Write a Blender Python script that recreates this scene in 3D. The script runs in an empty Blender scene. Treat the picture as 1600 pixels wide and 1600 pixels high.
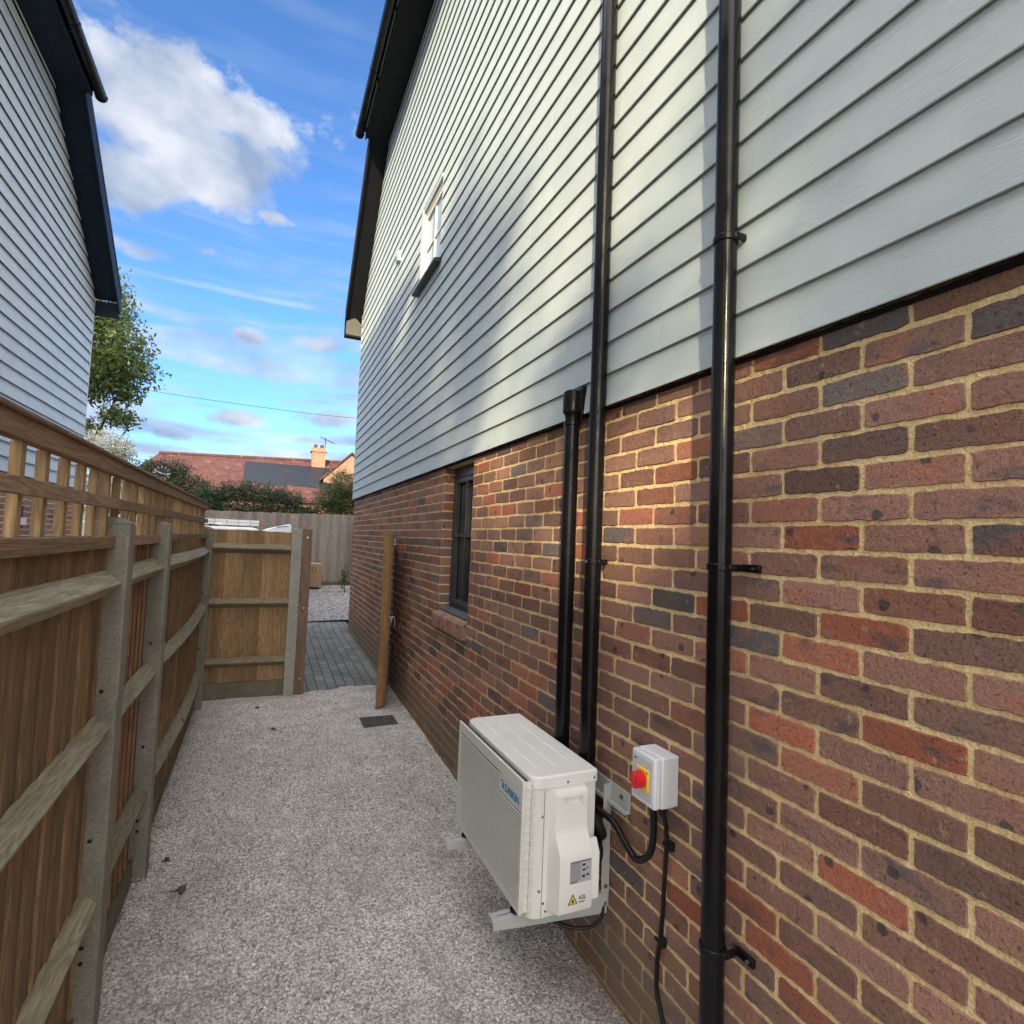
import bpy, math, random
import numpy as np
from mathutils import Vector, Matrix
R = math.radians
random.seed(7); rs = np.random.RandomState(11)
scene = bpy.context.scene
UP = 1.75                      # everything is built with z = 0 at eye height, then lifted so the yard is near z = 0

# ---------------------------------------------------------------- camera
yaw, pitch, roll = .418, .0534, .0390
fw = Vector((math.sin(yaw)*math.cos(pitch), math.cos(yaw)*math.cos(pitch), math.sin(pitch)))
r0 = Vector((math.cos(yaw), -math.sin(yaw), 0)); u0 = r0.cross(fw)
rt = r0*math.cos(roll)+u0*math.sin(roll); ut = -r0*math.sin(roll)+u0*math.cos(roll)
cd = bpy.data.cameras.new('camera'); cam = bpy.data.objects.new('camera', cd); scene.collection.objects.link(cam)
M = Matrix.Identity(4)
for i in range(3): M[i][0] = rt[i]; M[i][1] = ut[i]; M[i][2] = -fw[i]
M[2][3] = UP
cam.matrix_world = M
cd.sensor_width = 36; cd.lens = 36*865/1600; cd.clip_end = 2000; cd.clip_start = .02
scene.camera = cam

# ---------------------------------------------------------------- sun, sky, exposure
SUN_EL, SUN_AZ = R(20), R(-153)         # azimuth from +y towards +x
sd = Vector((math.sin(SUN_AZ)*math.cos(SUN_EL), math.cos(SUN_AZ)*math.cos(SUN_EL), math.sin(SUN_EL)))
sl = bpy.data.lights.new('sun', 'SUN'); sl.energy = 4.0; sl.angle = R(1.0); sl.color = (1, .83, .53)
so = bpy.data.objects.new('sun', sl); scene.collection.objects.link(so)
so.rotation_euler = sd.to_track_quat('Z', 'Y').to_euler()
scene.view_settings.view_transform = 'Standard'; scene.view_settings.look = 'None'
scene.view_settings.exposure = 1.02; scene.view_settings.gamma = 1
SKY = .135

class NT:
    """small node-building helper"""
    def __init__(s, tree): s.t = tree; tree.nodes.clear()
    def n(s, typ, **kw):
        nd = s.t.nodes.new(typ)
        for k, v in kw.items():
            if k.startswith('i_'):
                nd.inputs[k[2:].replace('_', ' ')].default_value = v
            elif k.startswith('x'):
                nd.inputs[int(k[1:])].default_value = v
            else: setattr(nd, k, v)
        return nd
    def l(s, a, b): s.t.links.new(a, b)
    def math(s, op, a, b=None, c=None, clamp=False):
        nd = s.t.nodes.new('ShaderNodeMath'); nd.operation = op; nd.use_clamp = clamp
        for i, v in enumerate((a, b, c)):
            if v is None: continue
            if isinstance(v, (int, float)): nd.inputs[i].default_value = v
            else: s.l(v, nd.inputs[i])
        return nd.outputs[0]
    def sstep(s, v, a, b):
        nd = s.t.nodes.new('ShaderNodeMapRange'); nd.interpolation_type = 'SMOOTHSTEP'
        nd.inputs[1].default_value = a; nd.inputs[2].default_value = b
        s.l(v, nd.inputs[0]); return nd.outputs[0]
    def mix(s, f, a, b, blend='MIX'):
        nd = s.t.nodes.new('ShaderNodeMix'); nd.data_type = 'RGBA'; nd.blend_type = blend
        for i, v in ((0, f), (6, a), (7, b)):
            if isinstance(v, (int, float)): nd.inputs[i].default_value = v
            elif isinstance(v, tuple): nd.inputs[i].default_value = (*v[:3], 1)
            else: s.l(v, nd.inputs[i])
        return nd.outputs[2]
    def ramp(s, v, pts, interp='LINEAR'):
        nd = s.t.nodes.new('ShaderNodeValToRGB'); cr = nd.color_ramp; cr.interpolation = interp
        while len(cr.elements) < len(pts): cr.elements.new(1)
        for e, (p, c) in zip(cr.elements, pts):
            e.position = p; e.color = (*c, 1) if isinstance(c, tuple) else (c, c, c, 1)
        s.l(v, nd.inputs[0]); return nd.outputs[0]
    def coord(s, out='Object', scale=None, add=None):
        c = s.n('ShaderNodeTexCoord').outputs[out]
        if add is not None:
            v = s.n('ShaderNodeVectorMath', operation='ADD'); s.l(c, v.inputs[0]); s.l(add, v.inputs[1]); c = v.outputs[0]
        if scale is not None:
            m = s.n('ShaderNodeMapping'); m.inputs['Scale'].default_value = scale; s.l(c, m.inputs[0]); c = m.outputs[0]
        return c
    def noise(s, vec, scale, detail=4, rough=.55, dist=0, out=0):
        nd = s.n('ShaderNodeTexNoise', i_Scale=scale, i_Detail=detail, i_Roughness=rough, i_Distortion=dist)
        s.l(vec, nd.inputs['Vector']); return nd.outputs[out]
    def bump(s, h, strength, dist, prev=None):
        nd = s.n('ShaderNodeBump', i_Strength=strength, i_Distance=dist); s.l(h, nd.inputs['Height'])
        if prev is not None: s.l(prev, nd.inputs['Normal'])
        return nd.outputs[0]

def mat(name, col=None, rough=.5, metal=0, spec=None):
    m = bpy.data.materials.new(name); m.use_nodes = True; g = NT(m.node_tree)
    o = g.n('ShaderNodeOutputMaterial'); p = g.n('ShaderNodeBsdfPrincipled')
    p.inputs['Roughness'].default_value = rough; p.inputs['Metallic'].default_value = metal
    if spec is not None: p.inputs['Specular IOR Level'].default_value = spec
    if isinstance(col, tuple): p.inputs['Base Color'].default_value = (*col, 1)
    g.l(p.outputs[0], o.inputs[0])
    return m, g, p

# world: Nishita sky, deepened to the photograph's blue, with procedural clouds laid out by direction
w = bpy.data.worlds.new('World'); scene.world = w; w.use_nodes = True
g = NT(w.node_tree)
sky = g.n('ShaderNodeTexSky', sky_type='NISHITA', sun_disc=False, sun_elevation=SUN_EL, sun_rotation=SUN_AZ,
          air_density=1.0, dust_density=.3, ozone_density=2.0)
tc = g.n('ShaderNodeTexCoord'); sep = g.n('ShaderNodeSeparateXYZ'); g.l(tc.outputs['Generated'], sep.inputs[0])
X, Y, Z = sep.outputs
az = g.math('ARCTAN2', X, Y); hyp = g.math('SQRT', g.math('ADD', g.math('MULTIPLY', X, X), g.math('MULTIPLY', Y, Y)))
el = g.math('ARCTAN2', Z, hyp)
skycol = g.mix(1.0, sky.outputs[0], (.50, .77, 1.08), 'MULTIPLY')
hs = g.n('ShaderNodeHueSaturation', i_Saturation=1.0, i_Value=1.0); g.l(skycol, hs.inputs['Color'])
skycol = hs.outputs[0]
cv = g.n('ShaderNodeCombineXYZ'); g.l(az, cv.inputs[0]); g.l(g.math('MULTIPLY', el, 1.6), cv.inputs[1])
n1 = g.noise(cv.outputs[0], 5.0, 8, .62, .4); n2 = g.noise(cv.outputs[0], 14, 6, .6)
# streaks: stretched noise, tilted
mp = g.n('ShaderNodeMapping'); mp.inputs['Rotation'].default_value = (0, 0, R(17)); mp.inputs['Scale'].default_value = (1.4, 9, 1)
g.l(cv.outputs[0], mp.inputs[0]); n3 = g.noise(mp.outputs[0], 1.7, 6, .55, .5)
def blob(a, e, ra, re_):
    da = g.math('DIVIDE', g.math('SUBTRACT', az, a), ra); de = g.math('DIVIDE', g.math('SUBTRACT', el, e), re_)
    d = g.math('ADD', g.math('MULTIPLY', da, da), g.math('MULTIPLY', de, de))
    return g.math('SUBTRACT', 1.0, g.math('SQRT', d))
def pxdir(px, py):
    d = fw + rt*((px-800)/865) - ut*((py-800)/865)
    return math.atan2(d.x, d.y), math.atan2(d.z, math.hypot(d.x, d.y))
mask = None
for px, py, wx, wy, k in ((245, 170, 215, 150, 1.0), (330, 250, 160, 105, 1.0), (395, 180, 90, 90, .7), (190, 270, 120, 90, .8), (365, 652, 62, 20, .75), (500, 540, 62, 26, .6), (385, 525, 60, 24, .5),
                       (520, 655, 80, 26, .6), (412, 568, 36, 16, .5), (255, 675, 100, 20, .5), (560, 200, 50, 70, .32), (200, 385, 60, 18, .45), (330, 395, 36, 14, .4), (420, 335, 40, 18, .5)):
    a, e = pxdir(px, py); a2, _ = pxdir(px+wx, py); _, e2 = pxdir(px, py-wy)
    b = g.math('MULTIPLY', g.math('MAXIMUM', blob(a, e, abs(a2-a), abs(e2-e)), -1.0), k)
    mask = b if mask is None else g.math('MAXIMUM', mask, b)
dens = g.math('ADD', mask, g.math('MULTIPLY', g.math('SUBTRACT', n1, .5), 1.9))
dens = g.math('ADD', dens, g.math('MULTIPLY', g.math('SUBTRACT', n2, .5), .9))
cm = g.sstep(dens, .06, .48)
low = g.sstep(el, .62, .06); haze_ = g.math('MULTIPLY', g.sstep(el, .30, .0), .35)
st = g.math('MULTIPLY', g.sstep(n3, .42, .62), g.math('ADD', g.math('MULTIPLY', low, .85), .08))
cl = g.math('MAXIMUM', g.math('MAXIMUM', g.math('MULTIPLY', cm, .95), st), haze_)
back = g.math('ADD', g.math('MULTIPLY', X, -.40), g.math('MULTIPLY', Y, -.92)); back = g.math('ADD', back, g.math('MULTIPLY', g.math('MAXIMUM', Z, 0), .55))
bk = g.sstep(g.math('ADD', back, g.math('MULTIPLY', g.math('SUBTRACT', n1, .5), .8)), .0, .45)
shade = g.math('ADD', g.math('MULTIPLY', n2, .5), g.math('MULTIPLY', n1, .5))
ccol = g.ramp(g.noise(cv.outputs[0], 6.5, 5, .5), [(.36, (.40, .52, .74)), (.60, (.98, 1.02, 1.1))])
skyS = g.n('ShaderNodeBackground', i_Strength=SKY); g.l(skycol, skyS.inputs[0])
cloudS = g.n('ShaderNodeBackground', i_Strength=.44); g.l(ccol, cloudS.inputs[0])
mx = g.n('ShaderNodeMixShader'); g.l(cl, mx.inputs[0]); g.l(skyS.outputs[0], mx.inputs[1]); g.l(cloudS.outputs[0], mx.inputs[2])
fillS = g.n('ShaderNodeBackground', i_Strength=2.1); fillS.inputs[0].default_value = (1, .97, .92, 1)  # even white glow added to the unseen sky behind the camera, lifts ambient light
mx2 = g.n('ShaderNodeMixShader'); g.l(g.math('MULTIPLY', bk, .8), mx2.inputs[0]); g.l(mx.outputs[0], mx2.inputs[1]); g.l(fillS.outputs[0], mx2.inputs[2])
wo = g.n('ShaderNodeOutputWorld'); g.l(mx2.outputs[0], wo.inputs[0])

# ---------------------------------------------------------------- mesh helpers
def tag(o, label=None, cat=None, group=None, kind=None):
    if label: o['label'] = label
    if cat: o['category'] = cat
    if group: o['group'] = group
    if kind: o['kind'] = kind
    return o
def empty(name, loc, label, cat, group=None):
    o = bpy.data.objects.new(name, None); scene.collection.objects.link(o); o.location = loc
    o.empty_display_size = .1
    return tag(o, label, cat, group)
def link(name, me, m, parent):
    me.materials.append(m); o = bpy.data.objects.new(name, me); scene.collection.objects.link(o)
    if parent is not None:
        o.parent = parent
        # meshes are written in world coordinates: undo every ancestor's location
        off = Vector((0, 0, 0)); p = parent
        while p is not None: off += p.location; p = p.parent
        o.location = -off
    return o
class MB:
    def __init__(s): s.v = []; s.f = []; s.c = []
    def add(s, vs, fs, col=(0, 0, 0)):
        n = len(s.v); s.v += [tuple(p) for p in vs]; s.f += [tuple(i+n for i in f) for f in fs]; s.c += [col]*len(vs); return s
    def box(s, x0, x1, y0, y1, z0, z1, col=(0, 0, 0)):
        return s.add([(x, y, z) for x in (x0, x1) for y in (y0, y1) for z in (z0, z1)],
                     [(0, 1, 3, 2), (4, 6, 7, 5), (0, 4, 5, 1), (2, 3, 7, 6), (0, 2, 6, 4), (1, 5, 7, 3)], col)
    def prism(s, pts, axis, a, b, col=(0, 0, 0)):
        # pts: 2-D polygon in the two other axes (in x,y,z order), extruded along axis from a to b
        def P(t, q):
            return (t, *q) if axis == 0 else ((q[0], t, q[1]) if axis == 1 else (*q, t))
        n = len(pts)
        vs = [P(a, q) for q in pts]+[P(b, q) for q in pts]
        fs = [(i, (i+1) % n, n+(i+1) % n, n+i) for i in range(n)]+[tuple(range(n))[::-1], tuple(range(n, 2*n))]
        return s.add(vs, fs, col)
    def poly3(s, p, d):
        # planar 3-D polygon p thickened by vector d
        n = len(p); p = [Vector(q) for q in p]; d = Vector(d)
        return s.add(p+[q+d for q in p], [(i, (i+1) % n, n+(i+1) % n, n+i) for i in range(n)]+[tuple(range(n))[::-1], tuple(range(n, 2*n))])
    def tube(s, pts, r, n=14, cap=True, col=(0, 0, 0)):
        pts = [Vector(p) for p in pts]; rad = r if isinstance(r, (list, tuple)) else [r]*len(pts)
        vs = []; fs = []; prev = None
        for i, p in enumerate(pts):
            d = (pts[min(i+1, len(pts)-1)]-pts[max(i-1, 0)]).normalized()
            if prev is None: a = d.orthogonal().normalized()
            else: a = (prev-d*prev.dot(d)).normalized()
            prev = a; b = d.cross(a)
            for k in range(n):
                t = 2*math.pi*k/n; vs.append(p+(a*math.cos(t)+b*math.sin(t))*rad[i])
        for i in range(len(pts)-1):
            for k in range(n):
                k2 = (k+1) % n; fs.append((i*n+k, i*n+k2, (i+1)*n+k2, (i+1)*n+k))
        if cap: fs += [tuple(range(n))[::-1], tuple(range((len(pts)-1)*n, len(pts)*n))]
        return s.add(vs, fs, col)
    def build(s, name, m, parent=None, bevel=0, smooth=False, seg=2, attr=False):
        me = bpy.data.meshes.new(name); me.from_pydata(s.v, [], s.f); me.validate(); me.update()
        if attr and len(s.c) == len(me.vertices):
            at = me.attributes.new('bc', 'FLOAT_COLOR', 'POINT')
            at.data.foreach_set('color', np.array([(*c[:3], 1) for c in s.c], dtype=np.float32).ravel())
        o = link(name, me, m, parent)
        import bmesh
        bm = bmesh.new(); bm.from_mesh(me); bmesh.ops.recalc_face_normals(bm, faces=bm.faces); bm.to_mesh(me); bm.free()
        if smooth:
            me.polygons.foreach_set('use_smooth', [True]*len(me.polygons))
            try: me.set_sharp_from_angle(angle=R(38))
            except Exception: pass
        if bevel:
            b = o.modifiers.new('bevel', 'BEVEL'); b.width = bevel; b.segments = seg; b.limit_method = 'ANGLE'; b.angle_limit = R(35)
            me.polygons.foreach_set('use_smooth', [True]*len(me.polygons))
            try: me.set_sharp_from_angle(angle=R(60))
            except Exception: pass
            b.harden_normals = False
        return o
def smooth_path(pts, k=6):
    """Catmull-Rom through pts"""
    P = [Vector(p) for p in pts]; P = [P[0]*2-P[1]]+P+[P[-1]*2-P[-2]]; out = []
    for i in range(1, len(P)-2):
        for j in range(k):
            t = j/k; a, b, c, d = P[i-1:i+3]
            out.append(.5*((2*b)+(c-a)*t+(2*a-5*b+4*c-d)*t*t+(3*b-a-3*c+d)*t**3))
    return out+[P[-2]]
def text(name, body, size, m, parent, loc, xa, ya, depth=.0006, sx=1, bold=0):
    c = bpy.data.curves.new(name, 'FONT'); c.body = body; c.size = size; c.extrude = depth; c.offset = bold
    o = bpy.data.objects.new(name, c); scene.collection.objects.link(o)
    dg = bpy.context.evaluated_depsgraph_get(); me = bpy.data.meshes.new_from_object(o.evaluated_get(dg))
    bpy.data.objects.remove(o); xa = Vector(xa)*sx; ya = Vector(ya); za = Vector(xa).cross(ya).normalized()
    Mx = Matrix(((xa.x, ya.x, za.x, loc[0]), (xa.y, ya.y, za.y, loc[1]), (xa.z, ya.z, za.z, loc[2]), (0, 0, 0, 1)))
    me.transform(Mx); me.name = name; me.materials.clear()
    return link(name, me, m, parent)

# ---------------------------------------------------------------- materials
def brick_mat():
    m, g, p = mat('brick', rough=.85)
    a = g.n('ShaderNodeAttribute', attribute_name='bc'); s = g.n('ShaderNodeSeparateColor'); g.l(a.outputs['Color'], s.inputs[0])
    hue, val, seed = s.outputs
    cb = g.n('ShaderNodeCombineXYZ'); g.l(g.math('MULTIPLY', seed, 40), cb.inputs[0]); g.l(g.math('MULTIPLY', hue, 31), cb.inputs[2])
    co = g.coord(add=cb.outputs[0])
    st = g.n('ShaderNodeMapping'); st.inputs['Scale'].default_value = (1, .55, 1.3); g.l(co, st.inputs[0]); c2 = st.outputs[0]
    base = g.ramp(hue, [(0, (.19, .104, .080)), (.22, (.25, .130, .096)), (.45, (.29, .145, .104)), (.66, (.22, .124, .100)), (.76, (.33, .130, .080)), (.88, (.36, .11, .062)), (.93, (.15, .115, .105)), (1, (.11, .098, .10))])
    n = g.noise(c2, 11, 3, .6, .3)
    red = g.mix(g.math('MULTIPLY', g.sstep(n, .56, .72), .7), base, (.31, .115, .075))
    gr = g.mix(g.math('MULTIPLY', g.sstep(g.noise(c2, 12, 4, .6), .54, .70), .75), red, (.088, .078, .086))
    gr = g.mix(g.math('MULTIPLY', g.sstep(g.noise(c2, 20, 5, .7), .5, .72), .35), gr, (.30, .19, .16))
    v = g.n('ShaderNodeTexVoronoi', i_Scale=38); g.l(g.noise(co, 30, 1, .5, 0, 1), v.inputs['Vector'])
    vv = g.n('ShaderNodeTexVoronoi', i_Scale=46, i_Randomness=1); g.l(co, vv.inputs['Vector'])
    spn = g.noise(co, 8, 2); spots = g.math('MULTIPLY', g.math('SUBTRACT', 1, g.sstep(g.math('ADD', vv.outputs['Distance'], g.math('MULTIPLY', g.noise(co, 17, 2), .5)), .30, .52)), g.sstep(spn, .50, .60))
    bv = g.n('ShaderNodeTexVoronoi', i_Scale=9, i_Randomness=1); g.l(g.coord(add=cb.outputs[0]), bv.inputs['Vector']); big_ = g.math('SUBTRACT', 1, g.sstep(g.math('ADD', bv.outputs['Distance'], g.math('MULTIPLY', g.noise(co, 60, 3), .12)), .16, .2))
    vs2 = g.noise(co, 130, 2, .6); pit = g.math('SUBTRACT', 1, g.sstep(vs2, .30, .37))
    c = g.mix(g.math('MULTIPLY', spots, .65), gr, (.035, .03, .034))
    c = g.mix(g.math('MULTIPLY', big_, .8), c, (.038, .038, .042))
    c = g.mix(g.math('MULTIPLY', pit, .6), c, (.04, .03, .03))
    fine = g.noise(co, 190, 4, .7)
    c = g.mix(1, c, g.ramp(fine, [(.25, .55), (.75, 1.5)]), 'MULTIPLY')
    c = g.mix(1, c, g.ramp(val, [(0, .68), (1, 1.3)]), 'MULTIPLY')
    # mortar smears
    sm = g.noise(co, 26, 5, .7); c = g.mix(g.math('MULTIPLY', g.sstep(sm, .62, .70), .6), c, (.42, .33, .2))
    # dried mud splash above the ground
    sp = g.n('ShaderNodeSeparateXYZ'); g.l(g.coord(), sp.inputs[0])
    hz = g.math('ADD', sp.outputs[2], g.math('MULTIPLY', g.noise(g.coord(), 3, 4), -.3))
    hz = g.math('SUBTRACT', hz, g.math('MULTIPLY', sp.outputs[1], .035))
    mud = g.math('SUBTRACT', 1, g.sstep(hz, -1.78, -1.5)); c = g.mix(g.math('MULTIPLY', mud, .72), c, (.17, .13, .088))
    g.l(c, p.inputs['Base Color'])
    h = g.math('ADD', g.math('MULTIPLY', g.noise(co, 60, 4, .65), 1), g.math('MULTIPLY', pit, -.5))
    g.l(g.bump(h, 1, .0042), p.inputs['Normal'])
    return m
def mortar_mat():
    m, g, p = mat('mortar', rough=.95); co = g.coord()
    n = g.noise(co, 9, 4, .6); f = g.noise(co, 160, 3, .65)
    c = g.ramp(n, [(.3, (.68, .48, .225)), (.7, (.86, .66, .35))]); c = g.mix(1, c, g.ramp(f, [(.25, .78), (.75, 1.2)]), 'MULTIPLY')
    sp = g.n('ShaderNodeSeparateXYZ'); g.l(co, sp.inputs[0])
    hz = g.math('SUBTRACT', g.math('ADD', sp.outputs[2], g.math('MULTIPLY', g.noise(co, 3, 4), -.3)), g.math('MULTIPLY', sp.outputs[1], .035))
    mud = g.math('SUBTRACT', 1, g.sstep(hz, -1.78, -1.5)); c = g.mix(g.math('MULTIPLY', mud, .7), c, (.2, .15, .09))
    g.l(c, p.inputs['Base Color'])
    g.l(g.bump(g.math('ADD', g.noise(co, 38, 4, .6), g.math('MULTIPLY', f, .35)), 1, .011), p.inputs['Normal'])
    return m
def siding_mat(name, col):
    m, g, p = mat(name, rough=.55)
    a = g.n('ShaderNodeAttribute', attribute_name='bc'); s = g.n('ShaderNodeSeparateColor'); g.l(a.outputs['Color'], s.inputs[0])
    cb = g.n('ShaderNodeCombineXYZ'); g.l(g.math('MULTIPLY', s.outputs[0], 30), cb.inputs[1]); g.l(g.math('MULTIPLY', s.outputs[1], 9), cb.inputs[0])
    co = g.coord(add=cb.outputs[0]); mp = g.n('ShaderNodeMapping'); mp.inputs['Scale'].default_value = (20, 1.1, 20); g.l(co, mp.inputs[0])
    gn = g.noise(mp.outputs[0], 3.2, 3, .55, 1.6)
    wv = g.math('SINE', g.math('MULTIPLY', gn, 60))
    pn = g.noise(co, 4, 4)
    c = g.mix(1, col, g.ramp(pn, [(.3, .93), (.7, 1.04)]), 'MULTIPLY')
    c = g.mix(1, c, g.ramp(s.outputs[2], [(0, .965), (1, 1.02)]), 'MULTIPLY')
    dn = g.noise(co, 17, 6, .75); c = g.mix(g.math('MULTIPLY', g.sstep(dn, .70, .78), .5), c, (.2, .19, .16))
    g.l(c, p.inputs['Base Color'])
    g.l(g.bump(g.math('MULTIPLY', wv, g.ramp(g.noise(co, 6, 2), [(.35, .15), (.65, 1)])), .35, .0012, g.bump(g.noise(co, 120, 3), .25, .001)), p.inputs['Normal'])
    return m
def wood_mat(name, cols, axis, scale=1, green=.0, rough=.8, grey=0.0):
    """sawn softwood, grain along axis"""
    m, g, p = mat(name, rough=rough)
    a = g.n('ShaderNodeAttribute', attribute_name='bc'); s = g.n('ShaderNodeSeparateColor'); g.l(a.outputs['Color'], s.inputs[0])
    cb = g.n('ShaderNodeCombineXYZ')
    for i in range(3): g.l(g.math('MULTIPLY', s.outputs[i], 17+7*i), cb.inputs[i])
    sc = [14*scale]*3; sc[axis] = 1.2*scale
    co = g.coord(add=cb.outputs[0]); mp = g.n('ShaderNodeMapping'); mp.inputs['Scale'].default_value = sc; g.l(co, mp.inputs[0])
    n = g.noise(mp.outputs[0], 1.0, 3, .5, .6); rings = g.math('ADD', g.math('MULTIPLY', g.math('SINE', g.math('MULTIPLY', n, 75)), .5), .5)
    big = g.noise(mp.outputs[0], .6, 2)
    c = g.mix(g.sstep(big, .35, .65), cols[0], cols[1])
    c = g.mix(g.math('MULTIPLY', rings, .5), c, cols[2])
    kn = g.n('ShaderNodeTexVoronoi', i_Scale=3.6); km = g.n('ShaderNodeMapping'); ks = [1.6]*3; ks[axis] = .6
    km.inputs['Scale'].default_value = ks; g.l(co, km.inputs[0]); g.l(km.outputs[0], kn.inputs['Vector'])
    knm = g.math('SUBTRACT', 1, g.sstep(kn.outputs['Distance'], .035, .09)); c = g.mix(g.math('MULTIPLY', knm, .85), c, (.035, .018, .008))
    c = g.mix(1, c, g.ramp(s.outputs[0], [(0, .76), (1, 1.22)]), 'MULTIPLY')
    fn = g.noise(mp.outputs[0], 9, 3, .6); c = g.mix(1, c, g.ramp(fn, [(.3, .75), (.7, 1.2)]), 'MULTIPLY')
    dk = g.noise(co, 2.2, 4, .6)
    if green: c = g.mix(g.math('MULTIPLY', g.sstep(dk, .48, .62), green), c, (.07, .075, .035))
    g.l(c, p.inputs['Base Color'])
    g.l(g.bump(g.math('ADD', rings, g.math('MULTIPLY', fn, .8)), .5, .0015), p.inputs['Normal'])
    return m
def concrete_mat(name, c0, c1, moss=.3):
    m, g, p = mat(name, rough=.92); co = g.coord()
    n = g.noise(co, 6, 6, .65); f = g.noise(co, 90, 4, .7)
    c = g.ramp(n, [(.3, c0), (.7, c1)]); c = g.mix(1, c, g.ramp(f, [(.3, .72), (.7, 1.22)]), 'MULTIPLY')
    pit = g.math('SUBTRACT', 1, g.sstep(g.noise(co, 60, 2), .27, .33)); c = g.mix(g.math('MULTIPLY', pit, .7), c, (.03, .03, .025))
    if moss: c = g.mix(g.math('MULTIPLY', g.sstep(g.noise(co, 4.2, 5, .7), .5, .68), moss), c, (.085, .09, .05))
    g.l(c, p.inputs['Base Color']); g.l(g.bump(g.math('ADD', f, g.math('MULTIPLY', pit, -1)), .7, .003), p.inputs['Normal'])
    return m
def gravel_mat(name, scale, pal, tint=None, bump=.006, dark=.5):
    m, g, p = mat(name, rough=.9); co = g.coord()
    wj = g.n('ShaderNodeVectorMath', operation='ADD'); nz = g.n('ShaderNodeTexNoise', i_Scale=scale*1.3, i_Detail=1)
    g.l(co, nz.inputs['Vector']); sc = g.n('ShaderNodeVectorMath', operation='SCALE'); g.l(nz.outputs['Color'], sc.inputs[0]); sc.inputs['Scale'].default_value = .45/scale
    g.l(co, wj.inputs[0]); g.l(sc.outputs[0], wj.inputs[1])
    v = g.n('ShaderNodeTexVoronoi', i_Scale=scale); g.l(wj.outputs[0], v.inputs['Vector'])
    v2 = g.n('ShaderNodeTexVoronoi', i_Scale=scale*2.7); g.l(wj.outputs[0], v2.inputs['Vector'])
    s = g.n('ShaderNodeSeparateColor'); g.l(v.outputs['Color'], s.inputs[0])
    s2 = g.n('ShaderNodeSeparateColor'); g.l(v2.outputs['Color'], s2.inputs[0])
    c = g.ramp(s.outputs[0], [(i/(len(pal)-1), q) for i, q in enumerate(pal)])
    cc = g.ramp(s2.outputs[1], [(i/(len(pal)-1), q) for i, q in enumerate(pal)]); c = g.mix(.3, c, cc)
    gap = g.sstep(v.outputs['Distance'], .42, .8); c = g.mix(g.math('MULTIPLY', gap, dark), c, (.06, .05, .045))
    big = g.noise(co, 1.1, 5, .6); c = g.mix(1, c, g.ramp(big, [(.3, (1.0, .975, .95)), (.7, (1.38, 1.345, 1.31))]), 'MULTIPLY')
    md = g.noise(co, 6, 4, .6); c = g.mix(1, c, g.ramp(md, [(.3, .82), (.7, 1.14)]), 'MULTIPLY')
    if tint:
        c = g.mix(g.math('MULTIPLY', g.sstep(g.noise(co, 1.9, 6, .7), .54, .68), .55), c, tint)
        # brick dust spilt along the foot of the wall
        sp = g.n('ShaderNodeSeparateXYZ'); g.l(co, sp.inputs[0]); dx = g.math('ADD', sp.outputs[0], g.math('MULTIPLY', g.noise(co, 5, 4), .35))
        f1 = g.math('MULTIPLY', g.sstep(dx, 1.3, 1.46), g.sstep(sp.outputs[1], 2.3, 1.9)); c = g.mix(g.math('MULTIPLY', f1, .6), c, (.22, .11, .08))
    g.l(c, p.inputs['Base Color'])
    h = g.math('ADD', g.math('SUBTRACT', 1, v.outputs['Distance']), g.math('MULTIPLY', g.math('SUBTRACT', 1, v2.outputs['Distance']), .45))
    g.l(g.bump(h, 1, bump), p.inputs['Normal'])
    return m
def leaf_mat(name, stops, trans=.35, rough=.5):
    m, g, p = mat(name, rough=rough); a = g.n('ShaderNodeAttribute', attribute_name='bc'); s = g.n('ShaderNodeSeparateColor'); g.l(a.outputs['Color'], s.inputs[0])
    c = g.ramp(s.outputs[0], stops); g.l(c, p.inputs['Base Color'])
    t = g.n('ShaderNodeBsdfTranslucent'); g.l(g.mix(.5, c, (.35, .42, .08), 'MIX') if trans > .3 else c, t.inputs[0])
    mxs = g.n('ShaderNodeMixShader', x0=trans); g.l(p.outputs[0], mxs.inputs[1]); g.l(t.outputs[0], mxs.inputs[2])
    o = [n for n in g.t.nodes if n.type == 'OUTPUT_MATERIAL'][0]; g.l(mxs.outputs[0], o.inputs[0])
    return m
def paint(name, col, rough=.35, bump=.0, metal=0, var=.06, spec=None):
    m, g, p = mat(name, rough=rough, metal=metal, spec=spec); co = g.coord()
    c = g.mix(1, col, g.ramp(g.noise(co, 7, 5, .6), [(.3, 1-var), (.7, 1+var)]), 'MULTIPLY'); g.l(c, p.inputs['Base Color'])
    g.l(g.ramp(g.noise(co, 12, 4), [(.3, max(rough-.08, .03)), (.7, min(rough+.12, 1))]), p.inputs['Roughness'])
    if bump: g.l(g.bump(g.noise(co, 300, 2), bump, .0006), p.inputs['Normal'])
    return m
M_brick, M_mortar = brick_mat(), mortar_mat()
M_siding = siding_mat('painted_boarding', (.50, .57, .595)); M_siding2 = siding_mat('painted_boarding_grey', (.55, .575, .58))
M_black = paint('black_plastic', (.006, .006, .007), .2, .1, var=.2, spec=.22)
M_fascia = paint('black_trim', (.008, .009, .011), .6, .2, var=.2, spec=.15)
M_anth = paint('anthracite_frame', (.035, .037, .04), .35)
M_whiteframe = paint('white_frame', (.62, .62, .58), .35)
M_soffit_end = paint('grey_box_end', (.085, .08, .075), .6)
M_ac = paint('ac_casing', (.70, .69, .64), .42, .15, var=.03); M_ac2 = paint('ac_casing_light', (.78, .77, .73), .4, .15, var=.03)
M_acdark = paint('ac_inside', (.05, .05, .05), .6)
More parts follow.
